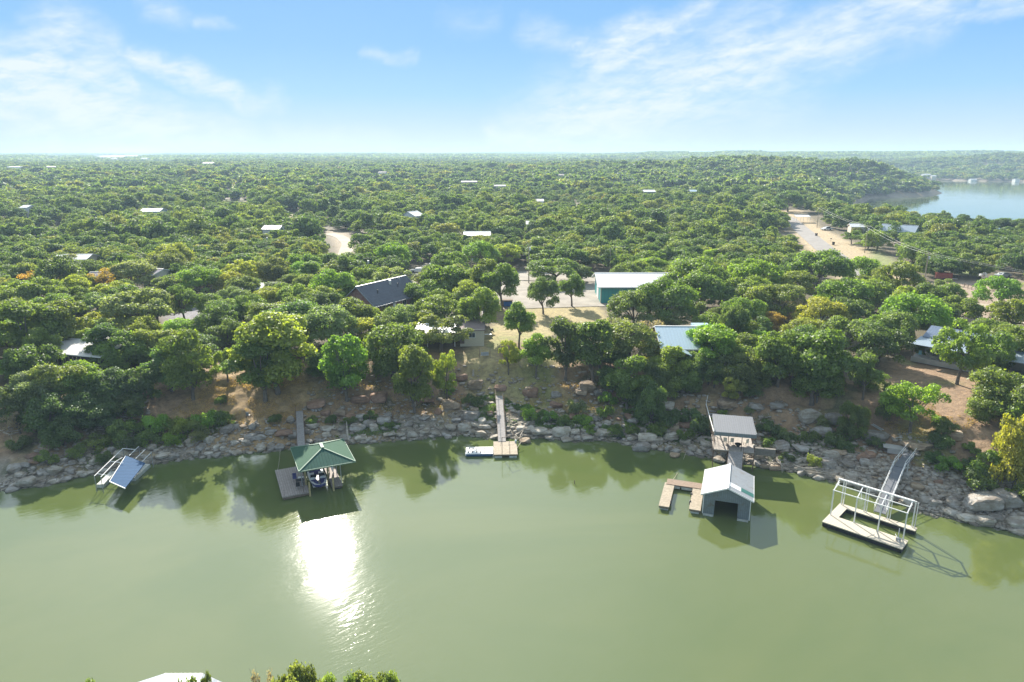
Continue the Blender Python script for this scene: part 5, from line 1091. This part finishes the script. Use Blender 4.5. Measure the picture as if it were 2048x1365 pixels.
# shrubs of the banks: (u, v of the foot, width, tint)
SHR = [(190,900,60,'G'),(235,885,66,'G'),(280,868,60,'G'),(320,862,56,'B'),(352,868,60,'Y'),(385,862,56,'G'),(415,855,60,'B'),(445,850,52,'G'),(300,890,50,'G'),(350,888,44,'B'),(150,915,50,'L'),(95,930,46,'L'),
 (395,880,44,'S'),(262,900,50,'D'),(205,925,40,'D'),(40,900,50,'D'),(1152,832,46,'S'),(1215,812,40,'B'),(1245,800,40,'G'),(1255,880,0,''),(1210,838,44,'G'),(1165,850,40,'B'),(1100,846,34,'B'),(1060,842,34,'B'),(1130,858,36,'G'),
 (1000,805,0,''),(955,815,36,'D'),(940,812,36,'D'),(1290,840,50,'D'),(1335,852,56,'D'),(1380,850,56,'D'),(1400,870,50,'D'),(1370,885,44,'G'),(1310,870,44,'G'),(1265,868,36,'G'),(1350,900,0,''),(1500,832,30,'S'),(1445,838,26,'B'),
 (1535,872,46,'D'),(1572,882,40,'S'),(1618,890,42,'D'),(1665,900,44,'D'),(1540,900,34,'G'),(1690,905,36,'D'),(1650,860,40,'S'),(1720,878,38,'D'),
 (1892,945,56,'B'),(1930,945,50,'D'),(1985,962,96,'B'),(1960,990,70,'D'),(2035,1010,60,'G'),(1880,900,50,'D'),(1940,910,40,'G'),(1570,925,36,'D'),(1630,935,34,'G'),(700,850,30,'G'),(740,842,30,'D'),(780,856,24,'G'),(660,848,28,'D'),(548,845,30,'D'),
 (620,850,30,'G'),(1860,930,40,'D'),(2000,900,40,'G'),(1500,800,44,'L'),(1640,785,0,''),(1750,900,40,'D'),(560,740,40,'D'),(890,760,0,''),(900,790,24,'B'),(850,800,20,'G'),(1420,860,44,'G'),(1225,870,36,'G'),(1180,868,30,'B'),(590,560,30,'L'),(555,608,34,'S'),(520,612,36,'O'),(855,568,44,'S'),(440,810,30,'D'),(1050,832,32,'B')]
for (u, v, wpx, ti) in SHR:
    if wpx:
        g = G(u, v); _, _, zc = proj(g.x, g.y, g.z); wm_ = wpx*zc/FPX; put_tree(g.x, g.y, wm_*rnd.uniform(.5, .72), wm_, 'bush', ti)

# ------------------------------------------------------------------ places the trees leave free
# screen rectangles are only used to keep the sight lines the place has: (u0, v0, u1, v1, distance)
KEEP = [(1188,546,1330,580,170),(1200,570,1250,606,170),(715,556,826,606,160),(740,600,800,612,160),(822,648,852,668,130),(1318,646,1384,690,122),(1376,640,1450,656,122),(1826,672,1998,700,115),(1825,700,1860,742,118),(110,668,235,718,115),
        (656,460,700,505,262),(452,375,490,402,560),(1566,428,1620,470,345),(1600,455,1700,505,285),(1650,490,1790,545,235),(1860,550,2040,600,170),(1600,470,1760,500,250),(985,560,1060,612,175),(1000,545,1200,560,190),(980,640,1030,740,110),(345,610,400,650,130),
        (45,316,335,321,3500),(1640,450,1745,470,330),(430,560,460,580,170),(500,575,545,605,160),(820,525,850,545,200),(330,595,440,660,125)] + HKEEP
def blocked(x, y, g, h, rad_, zs=None):
    """metres by which each tree would have to be lower to leave the kept sight lines open"""
    u, v, zc = proj(x, y, g+h); ub, vb, _ = proj(x, y, g); wd = rad_*FPX/zc; low = np.zeros(np.shape(x))
    d = np.hypot(x, y)
    for (u0, v0, u1, v1, dd) in KEEP:
        if dd:
            hit = (u+wd > u0) & (u-wd < u1) & (v < v1) & (vb > v0) & (d < dd)
            low = np.maximum(low, np.where(hit, (v1-v)*zc/FPX, 0))
    return low
CLEAR = [LAWN, GRAVEL, SLOPE_L, YARD_R, ROAD_ROWS, LOT_R, DRIVE_L, GREEN_A, GREEN_B, CURVE_L, CLEAR_C, CLEAR_D]
ROADL = [W([(1548,424),(1612,462),(1700,520),(1830,590)], 12.), W([(1240,553),(830,556),(700,556)], 10.2), W([(657,462),(696,480),(683,510)], 11.6), W([(1830,590),(2070,640)], 10.)]
HOUSES = [(-33,164,13),(30,174,12),(-14,128,9),(-13,150,9),(30,125,8),(42,128,8),(80,117,9),(90,112,8),(-78,118,8)]
def free(x, y):
    ok = (sdist(x, y) > 17) & (hgt(x, y) > 1.0) & (seg_dist(x, y, lake, True) > 3.5) & (~inside(x, y, lake))
    for c in CLEAR: ok &= ~(inside(x, y, c) | (seg_dist(x, y, c, True) < 2.5))
    for r in ROADL: ok &= seg_dist(x, y, np.array(r), False) > 6.5
    for (a, b, r) in HOUSES: ok &= np.hypot(x-a, y-b) > r
    for f_ in (FIELD1, FIELD2): ok &= ~inside(x, y, f_)
    return ok
def hexgrid(x0, x1, y0, y1, s, jit, rs):
    xs = np.arange(x0, x1, s); ys = np.arange(y0, y1, s*.866); gx, gy = np.meshgrid(xs, ys); gx = gx + (np.arange(len(ys)) % 2)[:, None]*s/2
    gx = gx.ravel() + rs.uniform(-jit, jit, gx.size)*s; gy = gy.ravel() + rs.uniform(-jit, jit, gy.size)*s
    k = np.abs(gx) < gy*.93 + 45; return gx[k], gy[k]
rs = np.random.RandomState(5)
gx, gy = hexgrid(-330, 330, 70, 262, 6.0, .33, rs); k = free(gx, gy); gx, gy = gx[k], gy[k]
tx = np.array([t_['x'] for t_ in TREES if t_['kind'] != 'bush']); ty = np.array([t_['y'] for t_ in TREES if t_['kind'] != 'bush']); tw = np.array([t_['w'] for t_ in TREES if t_['kind'] != 'bush'])
dm = np.min(np.hypot(gx[:, None]-tx, gy[:, None]-ty)/(tw[None]*.5+2.6), 1); k = dm > 1; gx, gy = gx[k], gy[k]
gz = hgt(gx, gy); hs_ = rs.uniform(5.2, 7.8, len(gx)); bl = blocked(gx, gy, gz, hs_, 3.6); hs_ = hs_-bl; bl = hs_ < 3.2; gx, gy, gz, hs_ = gx[~bl], gy[~bl], gz[~bl], hs_[~bl]
o_ = np.argsort(np.hypot(gx, gy)); n_ind = sum(1 for t_ in TREES if t_['kind'] != 'bush')
inview = np.abs(proj(gx, gy, gz+4)[0]-1024) < 1024+40
take = [i for i in o_ if inview[i]][:max(0, 300-n_ind)]
for i in take:
    k_ = rnd.choice(['oak', 'oak', 'oak', 'round', 'full']); ti = rnd.choice('GGGGDDLLBYS')
    put_tree(float(gx[i]), float(gy[i]), float(hs_[i]), float(rs.uniform(7.2, 10.)), k_, ti)
rest = np.ones(len(gx), bool); rest[take] = False

# ------------------------------------------------------------------ the woods: one object
hid = bpy.data.collections.new('woods_tree_kinds')         # not linked to the scene; only instanced
def woods_proto(name, V, F, var, m, wood=None):
    me = leafmesh(name, V, F, var, m)
    o = bpy.data.objects.new(name, me); hid.objects.link(o)
kinds = []
for i, kd in enumerate(['oak', 'oak', 'oak', 'round', 'full', 'round', 'tall', 'umbrella', 'oak', 'sparse']):          # 0-9: middle distance
    rs_ = np.random.RandomState(300+i); L, b_, tr_, h_ = lobeset(kd, rs_); V, F, var = leaves(L, 4200 if kd not in ('sparse', 'umbrella') else 1500, .44, rs_); V[:, 2] *= 6.6/h_; woods_proto('a%02d' % i, V, F, var, M_WOODS)
for i in range(8):                                                              # 10-17: distant
    rs_ = np.random.RandomState(400+i); L, b_, tr_, h_ = lobeset('oak' if i % 2 else 'round', rs_); L = [(a, b, c, r*1.2) for a, b, c, r in L][::2]
    V, F, var = leaves(L, 420, 1.5, rs_); woods_proto('b%02d' % i, V, F, var, M_WOODS)
for i in range(5):                                                              # 18-22: stands on the horizon, 110 m across
    rs_ = np.random.RandomState(500+i); gx_, gy_ = np.meshgrid(np.arange(-52, 56, 8.5), np.arange(-52, 56, 8.5)); gx_ = gx_.ravel()+rs_.uniform(-3, 3, gx_.size); gy_ = gy_.ravel()+rs_.uniform(-3, 3, gy_.size)
    Ls = []
    Vs, Fs, vs = [], [], []; off = 0
    for a, b in zip(gx_, gy_):
        hgt_ = rs_.uniform(4.6, 8); V, F, var = leaves([(a, b, hgt_*.55, 4.4), (a+rs_.uniform(-2, 2), b+rs_.uniform(-2, 2), hgt_-2.2, 2.6)], 26, 3.4, rs_, down=-.1, inner=.1)
        var = np.full(len(var), rs_.rand())*.8+var*.2; Vs.append(V); Fs.append(F+off); vs.append(var); off += len(V)
    woods_proto('c%02d' % i, np.concatenate(Vs), np.concatenate(Fs), np.concatenate(vs), M_PATCH)
PX, PY, PZ, PS, PI_, PH = [], [], [], [], [], []
def addpts(x, y, z, s, idx, hscale):
    PX.append(x); PY.append(y); PZ.append(z); PS.append(s); PI_.append(idx); PH.append(hscale)
x, y, z, hh_ = gx[rest], gy[rest], gz[rest], hs_[rest]; keep_ = np.ones(len(x), bool)
addpts(x, y, z, rs.uniform(.75, 1.3, len(x)), rs.randint(0, 10, len(x)), hh_/6.6)
def ring(r0, r1, s, lo, hi, patch=False, f=1.0):
    ys = 0 if not patch else 0
    x, y = hexgrid(-r1*.95, r1*.95, r0*.5, r1, s, .32, rs); r = np.hypot(x, y); k = (r > r0) & (r < r1) & (y > 262 if r0 < 300 else True); x, y = x[k], y[k]
    k = free(x, y) & (vnoise(x+17, y, 24.)+vnoise(x, y+31, 9.)*.35 < .40) & (rs.rand(len(x)) > .04)
    if patch: k &= (seg_dist(x, y, lake, True) > 60)
    x, y = x[k], y[k]; z = hgt(x, y); st_ = 1+vnoise(x, y, 34.)*.7+vnoise(x+50, y, 90.)*.5; sc = np.clip(rs.uniform(.62, 1.4, len(x))*st_, .5, 1.6)*f; hz = sc/f*rs.uniform(.85, 1.2, len(x))*(1+(f-1)*.4)
    bl = blocked(x, y, z, hz*6.6, 4*sc)
    if not patch: h6 = hz*6.6; hn = np.maximum(h6-bl, .9); sc = np.where(hn < h6, np.maximum(sc*hn/h6, .45*sc), sc); hz = hn/6.6
    addpts(x, y, z, sc, rs.randint(lo, hi, len(x)), hz)
ring(258, 560, 8.2, 0, 10, f=1.12)
ring(560, 1500, 10.2, 10, 18, f=1.25)
ring(1500, 2300, 13, 10, 18, f=1.4)
ring(2300, 12500, 88, 18, 23, True)
PX, PY, PZ, PS, PI_, PH = map(np.concatenate, (PX, PY, PZ, PS, PI_, PH))
print('woods points', len(PX), 'individual trees', sum(1 for t_ in TREES if t_['kind'] != 'bush'))
me = bpy.data.meshes.new('woods'); me.vertices.add(len(PX)); me.vertices.foreach_set('co', np.stack([PX, PY, PZ], 1).astype(np.float32).ravel())
for nm, ar, ty_ in (('sc', PS, 'FLOAT'), ('sy', PS*np.where(PI_ < 18, rs.uniform(.72, 1.25, len(PS)), 1), 'FLOAT'), ('sz', PH, 'FLOAT'), ('rz', rs.uniform(0, 6.283, len(PX)), 'FLOAT'), ('ix', PI_, 'INT')):
    a_ = me.attributes.new(nm, ty_, 'POINT'); a_.data.foreach_set('value', ar.astype(np.int32 if ty_ == 'INT' else np.float32))
wo_ = linkmesh('woods', me); tag(wo_, kind='stuff')
ng = bpy.data.node_groups.new('scatter_trees', 'GeometryNodeTree'); ng.interface.new_socket('Geometry', in_out='INPUT', socket_type='NodeSocketGeometry'); ng.interface.new_socket('Geometry', in_out='OUTPUT', socket_type='NodeSocketGeometry')
N, Lk = ng.nodes, ng.links
gi = N.new('NodeGroupInput'); go = N.new('NodeGroupOutput'); iop = N.new('GeometryNodeInstanceOnPoints'); ci = N.new('GeometryNodeCollectionInfo')
ci.inputs['Collection'].default_value = hid; ci.inputs['Separate Children'].default_value = True; ci.inputs['Reset Children'].default_value = True
def na(name, ty_='FLOAT'):
    n = N.new('GeometryNodeInputNamedAttribute'); n.data_type = ty_; n.inputs['Name'].default_value = name; return n.outputs['Attribute']
cx_ = N.new('ShaderNodeCombineXYZ'); s_ = na('sc'); Lk.new(s_, cx_.inputs[0]); Lk.new(na('sy'), cx_.inputs[1]); Lk.new(na('sz'), cx_.inputs[2])
cr_ = N.new('ShaderNodeCombineXYZ'); Lk.new(na('rz'), cr_.inputs[2])
iop.inputs['Pick Instance'].default_value = True
Lk.new(gi.outputs[0], iop.inputs['Points']); Lk.new(ci.outputs[0], iop.inputs['Instance']); Lk.new(na('ix', 'INT'), iop.inputs['Instance Index'])
Lk.new(cx_.outputs[0], iop.inputs['Scale']); Lk.new(cr_.outputs[0], iop.inputs['Rotation']); Lk.new(iop.outputs[0], go.inputs[0])
md = wo_.modifiers.new('scatter', 'NODES'); md.node_group = ng

# ------------------------------------------------------------------ rocks
mr = bpy.data.materials.new('limestone'); mr.use_nodes = True; t = NT(mr.node_tree); p = t.n['Principled BSDF']; p.inputs['Roughness'].default_value = .92
oi = t.new('ShaderNodeObjectInfo'); tc = t.new('ShaderNodeTexCoord'); geo = t.new('ShaderNodeNewGeometry'); pos = geo.outputs['Position']
sp = t.new('ShaderNodeSeparateXYZ'); t.l.new(pos, sp.inputs[0])
c = t.mix(t.smooth(t.noise(pos, .8, 6, .7), .35, .65), oi.outputs['Color'], t.mix(1.0, oi.outputs['Color'], (.62, .56, .48), 'MULTIPLY'))
lay = t.noise(t.comb(t.m('MULTIPLY', sp.outputs[0], .3), t.m('MULTIPLY', sp.outputs[1], .3), t.m('MULTIPLY', sp.outputs[2], 5.0)), 1.0, 5, .7)
c = t.mix(t.m('MULTIPLY', t.smooth(lay, .5, .62), .55), c, (.13, .10, .08))
wet = t.m('SUBTRACT', 1.0, t.smooth(t.m('ADD', sp.outputs[2], t.m('MULTIPLY', t.noise(pos, 1.5, 3), .35)), .2, .5)); c = t.mix(t.m('MULTIPLY', wet, .7), c, (.09, .085, .055))
t.l.new(c, p.inputs['Base Color'])
bn = t.new('ShaderNodeBump'); bn.inputs['Distance'].default_value = .15; bn.inputs['Strength'].default_value = .8
t.l.new(t.m('ADD', t.noise(pos, 3.5, 8, .7), t.m('MULTIPLY', lay, .6)), bn.inputs['Height']); t.l.new(bn.outputs[0], p.inputs['Normal'])
def rock_mesh(sd_, flatn=.6, sub=3, cuts=9):
    rs = np.random.RandomState(sd_); bm = bmesh.new(); bmesh.ops.create_icosphere(bm, subdivisions=sub, radius=1)
    for v in bm.verts:
        q = v.co.copy(); m = max(abs(q.x), abs(q.y), abs(q.z)); v.co = q.lerp(q/m*.85, .55)
    for _ in range(cuts):
        n = Vector(rs.normal(size=3)).normalized()
        if _ < 2: n = Vector((rs.uniform(-.15, .15), rs.uniform(-.15, .15), 1)).normalized()*(1 if _ == 0 else -1)
        d = rs.uniform(.5, .85)
        for v in bm.verts:
            e = v.co.dot(n)-d
            if e > 0: v.co -= n*e*.93
    for v in bm.verts: v.co += Vector(rs.normal(size=3))*.018; v.co.z *= flatn
    me = bpy.data.meshes.new('boulder'); bm.to_mesh(me); bm.free(); me.materials.append(mr); return me
ROCKP = [rock_mesh(900+i, [.55, .75, .45, .85, .6, .38][i % 6]) for i in range(12)]
BOULD = []
RC = dict(pale=(.50, .465, .40), grey=(.38, .36, .33), tan=(.42, .33, .235), rust=(.34, .215, .15))
def put_rock(x, y, s, tone, sink=.3, stretch=None, rz=None, tilt=.2, z=None):
    o = bpy.data.objects.new('boulder', ROCKP[rnd.randrange(12)]); COL.objects.link(o)
    sx = s*rnd.uniform(.85, 1.3) if stretch is None else stretch[0]; sy = s*rnd.uniform(.75, 1.1) if stretch is None else stretch[1]; sz = s*rnd.uniform(.8, 1.1) if stretch is None else stretch[2]
    g = H(x, y) if z is None else z
    o.location = (x, y, g + sz*(.55-sink)); o.scale = (sx, sy, sz); o.rotation_euler = (rnd.uniform(-tilt, tilt), rnd.uniform(-tilt, tilt), rnd.uniform(0, 6.28) if rz is None else rz)
    c = RC[tone]; b = rnd.uniform(.82, 1.15); o.color = (c[0]*b, c[1]*b, c[2]*b, 1)
    BOULD.append(dict(o=o, x=x, y=y, s=s, tone=tone, g=g)); return o
# hand-placed large rocks along the water (u, v of centre, radius px)
for (u, v, rp, tone) in [(52,968,22,'pale'),(110,948,20,'pale'),(92,898,14,'tan'),(35,912,0,''),(50,935,16,'grey'),(140,945,14,'grey'),(388,912,13,'pale'),(415,910,12,'pale'),(560,884,0,''),(572,872,26,'rust'),(592,875,20,'grey'),(500,878,16,'grey'),(520,878,13,'grey'),(540,868,12,'grey'),
    (622,855,16,'pale'),(680,830,14,'tan'),(650,828,12,'rust'),(716,862,22,'grey'),(738,850,16,'grey'),(765,845,20,'grey'),(780,872,18,'pale'),(825,874,14,'pale'),(850,868,14,'pale'),(870,870,12,'pale'),(902,860,16,'pale'),(928,862,18,'pale'),(943,866,11,'pale'),(961,872,13,'pale'),(940,838,24,'grey'),(948,825,10,'tan'),(912,845,12,'grey'),(972,858,12,'pale'),
    (1042,862,14,'pale'),(1056,864,14,'pale'),(1078,868,22,'pale'),(1096,869,11,'pale'),(1122,870,22,'pale'),(1150,868,14,'pale'),(1175,880,17,'pale'),(1190,872,12,'pale'),(1210,872,24,'pale'),(1142,856,12,'pale'),(1264,882,14,'pale'),(1290,882,26,'pale'),(1312,886,15,'pale'),(1340,880,20,'pale'),(1338,870,0,''),(1370,888,15,'pale'),(1345,858,22,'tan'),(1368,856,18,'rust'),(1350,915,16,'tan'),(1280,900,22,'grey'),(1050,886,14,'tan'),
    (1655,918,26,'pale'),(1675,910,20,'tan'),(1655,935,24,'grey'),(1694,935,20,'grey'),(1745,880,30,'grey'),(1700,905,0,''),(1545,940,16,'tan'),(1528,938,12,'tan'),(1555,900,28,'grey'),(1600,905,22,'grey'),(1508,880,0,''),(1958,1015,44,'grey'),(2020,1010,44,'grey'),(1900,1030,18,'pale'),(1930,1045,22,'pale'),(1965,1050,24,'pale'),(2035,1055,26,'pale'),(1990,1045,18,'grey'),(1870,1015,14,'grey'),(1850,1008,20,'grey'),(1842,905,26,'tan'),(1875,930,0,''),(1815,895,20,'tan'),(1900,880,26,'tan'),
    (630,815,26,'rust'),(720,805,22,'rust'),(760,800,26,'rust'),(855,805,20,'rust'),(900,815,22,'tan'),(850,790,18,'tan'),(1000,780,14,'rust'),(1060,790,20,'rust'),(1110,815,18,'rust'),(1160,790,18,'tan'),(1060,782,13,'tan'),(1112,792,13,'grey'),(1175,780,22,'tan'),(1200,790,18,'grey'),(950,775,20,'tan'),(920,760,18,'rust'),(1310,830,24,'grey'),(1335,820,22,'pale'),(1510,822,18,'grey'),(1550,818,20,'grey'),(1620,840,30,'pale'),(1660,845,26,'grey'),(1455,815,24,'tan'),(1640,870,26,'grey'),(1560,925,18,'grey'),(1730,920,20,'rust')]:
    if rp:
        g = G(u, v); _, _, zc = proj(g.x, g.y, g.z); r_ = rp*zc/FPX*.82; put_rock(g.x, g.y, r_, tone, .25, (r_*rnd.uniform(1., 1.2), r_*rnd.uniform(.75, .95), r_*rnd.uniform(.85, 1.15)), rnd.uniform(-.3, .3)+(3.14 if rnd.random() < .5 else 0), .12, z=g.z if g.z > .05 else -.05)
# the rest of the boulders along the shore
rs = np.random.RandomState(21); tries = 0
sx_ = shore[(shore[:, 0] > -75) & (shore[:, 0] < 80)]
while len(BOULD) < 300 and tries < 60000:
    tries += 1; i = rs.randint(len(sx_)-1); a = sx_[i]+(sx_[i+1]-sx_[i])*rs.rand(); dn = rs.rand()**1.5*(7.5 if a[0] < 55 else 10) - .5
    x, y = a[0]+rs.uniform(-1, 1), a[1]+dn; s = rs.uniform(.5, 1.0) * (1.25 if rs.rand() < .15 else 1)
    if all((x-b['x'])**2+(y-b['y'])**2 > ((s+b['s'])*.68)**2 for b in BOULD):
        put_rock(x, y, s, 'grey' if rs.rand() < .4 and dn < 6 else ('pale' if dn < 5 else rs.choice(['tan', 'rust', 'grey'])))
# rubble: thousands of small stones in one object
NR_ = 13000; V0 = []; rbs = [rock_mesh(950+i, .7, 1, 5) for i in range(5)]
vv = [np.array([v.co[:] for v in r.vertices]) for r in rbs]; ff = [np.array([p_.vertices[:] for p_ in r.polygons]) for r in rbs]
Vs, Fs = [], []; off = 0
seg = rs.randint(0, len(sx_)-1, NR_); tt = rs.rand(NR_); A_ = sx_[seg]+(sx_[seg+1]-sx_[seg])*tt[:, None]; dn = rs.rand(NR_)**1.5*8-.8
hill = rs.rand(NR_) < .3; dn[hill] = rs.uniform(6, 18, hill.sum())
bx, by = A_[:, 0]+rs.uniform(-1.5, 1.5, NR_), A_[:, 1]+dn
more = rs.rand(NR_) < .3; bx[more] = rs.uniform(45, 72, more.sum()); by[more] = np.interp(bx[more], shore[:, 0], shore[:, 1])+rs.rand(more.sum())*11
bz = hgt(bx, by); 
for i in range(NR_):
    if SLOPE_L is not None and hill[i] and -60 < bx[i] < -36: continue
    k = rs.randint(5); s = rs.uniform(.1, .3)*(1+1.0*(rs.rand() < (.3 if hill[i] else .16))); a = rs.rand()*6.28; ca_, sa = math.cos(a), math.sin(a)
    v = vv[k]*np.array((s*rs.uniform(.8, 1.4), s, s*.8)); v = np.column_stack([v[:, 0]*ca_-v[:, 1]*sa, v[:, 0]*sa+v[:, 1]*ca_, v[:, 2]])+np.array((bx[i], by[i], bz[i]+s*.2)); Vs.append(v); Fs.append(ff[k]+off); off += len(v)
me = npmesh('rubble', np.concatenate(Vs), np.concatenate(Fs), [mr]); ro = tag(linkmesh('rubble', me), kind='stuff'); ro.color = (.44, .40, .345, 1)

# low green weeds along the foot of the bank, dry grass on the slopes
def weeds(name, areas, n, col, size, hh_):
    rs = np.random.RandomState(len(name)+n); Vs = []; 
    X_, Y_ = [], []
    for (poly, share) in areas:
        P_ = poly_px(poly); m_ = int(n*share); x = rs.uniform(P_[:, 0].min(), P_[:, 0].max(), m_*4); y = rs.uniform(P_[:, 1].min(), P_[:, 1].max(), m_*4)
        k = inside(x, y, P_) & (vnoise(x, y, 2.2)+vnoise(x, y, .9)*.5 > -.12); X_.append(x[k][:m_]); Y_.append(y[k][:m_])
    x = np.concatenate(X_); y = np.concatenate(Y_); z = hgt(x, y); k = z > .1; x, y, z = x[k], y[k], z[k]; n = len(x)
    lump = np.clip(.5+vnoise(x, y, 1.4)*1.4, .1, 1)
    p = np.stack([x, y, z+rs.rand(n)*hh_*lump], 1); nr = rs.normal(size=(n, 3))+np.array((0, -.2, .8)); nr /= np.linalg.norm(nr, axis=1)[:, None]
    a = np.cross(nr, rs.normal(size=(n, 3))); a /= np.linalg.norm(a, axis=1)[:, None]; b = np.cross(nr, a); s = size*(.5+.8*rs.rand(n))[:, None]
    V = np.stack([p-a*s*.5, p-b*s*.35, p+a*s*.5, p+b*s*.35], 1).reshape(-1, 3)
    me = leafmesh(name, V, np.arange(n*4).reshape(n, 4), np.repeat(np.clip(lump*.6+.4*rs.rand(n), 0, 1), 4), M_LEAF); o = tag(linkmesh(name, me), kind='stuff'); o.color = col + (1,)
weeds('green_weeds', [([(1000,835),(1010,800),(1050,812),(1120,835),(1180,850),(1240,856),(1250,880),(1150,864),(1080,858),(1040,850)], .3), ([(1240,800),(1300,820),(1420,835),(1425,890),(1380,898),(1330,880),(1250,868)], .3), ([(930,840),(920,800),(990,790),(1000,840),(960,850)], .08),
     ([(1520,850),(1700,870),(1730,910),(1650,915),(1520,905)], .14), ([(150,920),(280,860),(470,830),(470,855),(330,895),(200,935)], .14), ([(640,840),(800,845),(800,870),(640,880)], .06)], 60000, (.095, .165, .035), .2, .55)
weeds('dry_grass', [([(300,850),(430,760),(600,745),(640,800),(560,880),(430,850)], .35), ([(1040,770),(1230,765),(1230,820),(1100,830),(1000,800)], .2), ([(620,760),(820,770),(940,790),(930,840),(700,840)], .2), ([(1780,800),(1980,830),(1900,900),(1760,880)], .15)], 36000, (.30, .215, .095), .14, .22)

# ------------------------------------------------------------------ the air
hb = MB().box((0, 6700, 45), (27800, 13900, 100)); mh = bpy.data.materials.new('haze'); mh.use_nodes = True; t = NT(mh.node_tree); t.n.clear()
out = t.new('ShaderNodeOutputMaterial'); pv = t.new('ShaderNodeVolumePrincipled'); pv.inputs['Density'].default_value = HAZE = 2.0e-4
pv.inputs['Color'].default_value = (.56, .75, 1.0, 1); pv.inputs['Anisotropy'].default_value = .1; t.l.new(pv.outputs[0], out.inputs['Volume'])
tag(hb.build('haze', mh), kind='stuff')

# ------------------------------------------------------------------ labels: what sets each tree, shrub and boulder apart
ORD = ['nearest', 'second', 'third', 'fourth', 'fifth', 'sixth', 'seventh', 'eighth', 'ninth', 'tenth', 'eleventh', 'twelfth', 'thirteenth', 'fourteenth', 'fifteenth', 'sixteenth']
def label_all(items, marks, describe, group):
    buckets = {}
    for it in items:
        u, v = it['pu'], it['pv']; best = min(marks, key=lambda m: math.hypot(u-m[1], (v-m[2])*1.7)); du, dv = u-best[1], v-best[2]
        rel = ('left of' if du < 0 else 'right of') if abs(du) > abs(dv)*1.2 else ('behind' if dv < 0 else 'in front of')
        buckets.setdefault('%s %s %s' % (describe(it), rel, best[0]), []).append((math.hypot(du, dv*1.7), it))
    for k, L in buckets.items():
        L.sort(key=lambda q: q[0])
        for i, (_, it) in enumerate(L):
            o = it['obj']; o['group'] = group; o['category'] = it['cat']
            o['label'] = k if len(L) == 1 else (('nearest ' if i == 0 else ORD[i]+' nearest ') + k)
TM = [('the brick house', 765, 580), ('the teal barn', 1260, 575), ('the cottage', 900, 635), ('the pale blue lake house', 1360, 665), ('the long blue roofed house', 1900, 690), ('the slatted cabin', 150, 690), ('the green roofed dock', 640, 900), ('the wrecked dock', 240, 930),
      ('the small square dock', 1005, 890), ('the roofed deck', 1465, 865), ('the frame dock', 1740, 1010), ('the windmill', 1960, 575), ('the roadside bins', 1650, 485), ('the gravel lot', 1060, 570), ('the swing bench', 970, 708), ('the curved dirt road', 680, 490),
      ('the left white roofed house', 150, 515), ('the low white roofed house', 495, 572), ('the propane tank', 835, 532), ('the near shore boathouse', 370, 1350), ('the left camp chair', 496, 832), ('the rust brown trailer', 1880, 552), ('the ladder on the right bank', 1752, 862), ('the turquoise house', 1800, 465), ('the broad white roof', 954, 466), ('the hidden cream cabin', 1660, 640), ('the mauve house', 200, 550), ('the pole behind the barn', 1373, 525)]
KW = dict(oak='broad oak', tall='tall trunked oak', full='full leafed oak', round='rounded oak', umbrella='layered oak', sparse='thin crowned tree', bush='shrub')
for t_ in TREES:
    t_['pu'], t_['pv'] = t_['u'], t_['v']+t_['h']*FPX/t_['zc']*.5; t_['obj'] = t_['e']; t_['cat'] = 'shrub' if t_['kind'] == 'bush' else 'tree'
def dtree(t_):
    s_ = ('small ' if t_['h'] < 5 else 'large ' if t_['h'] > 8 else '') if t_['kind'] != 'bush' else ('small ' if t_['w'] < 3.0 else 'wide ')
    return s_+WORD[t_['tint']]+' '+KW[t_['kind']]
label_all([t_ for t_ in TREES if t_['kind'] != 'bush'], TM, dtree, 'oak trees round the lake houses')
SM = [('the wrecked dock', 240, 930), ('the left camp chair', 496, 832), ('the green roofed dock', 640, 900), ('the fire ring', 632, 818), ('the bare dead tree', 694, 870), ('the small square dock', 1005, 895), ('the grey stump', 945, 745), ('the black tyre', 1237, 878), ('the floating log', 1280, 898), ('the roofed deck', 1465, 865), ('the driftwood tangle', 1600, 945),
      ('the white railed gangway', 1790, 960), ('the plank platform', 1972, 985), ('the ladder on the right bank', 1752, 862), ('the jet ski port', 957, 902), ('the swing bench', 970, 708), ('the brush pile at far left', 12, 870), ('the retaining wall', 1525, 895), ('the long plank gangway', 996, 830), ('the stone landing', 1788, 900), ('the wooden stairs', 1412, 815)]
label_all([t_ for t_ in TREES if t_['kind'] == 'bush'], SM, dtree, 'shrubs on the banks')
for b_ in BOULD:
    u, v, zc = proj(b_['x'], b_['y'], b_['g']); b_['pu'], b_['pv'] = float(u), float(v); b_['obj'] = b_['o']; b_['cat'] = 'boulder'
def drock(b_):
    s = b_['s']; return ('small' if s < .6 else 'mid sized' if s < .85 else 'large' if s < 1.2 else 'huge')+' '+dict(pale='pale', grey='grey', tan='tan', rust='rust brown')[b_['tone']]+' boulder'+(' at the waterline' if b_['g'] < .5 else ' up the bank' if b_['g'] > 2.4 else '')
label_all(BOULD, SM, drock, 'boulders along the shore')
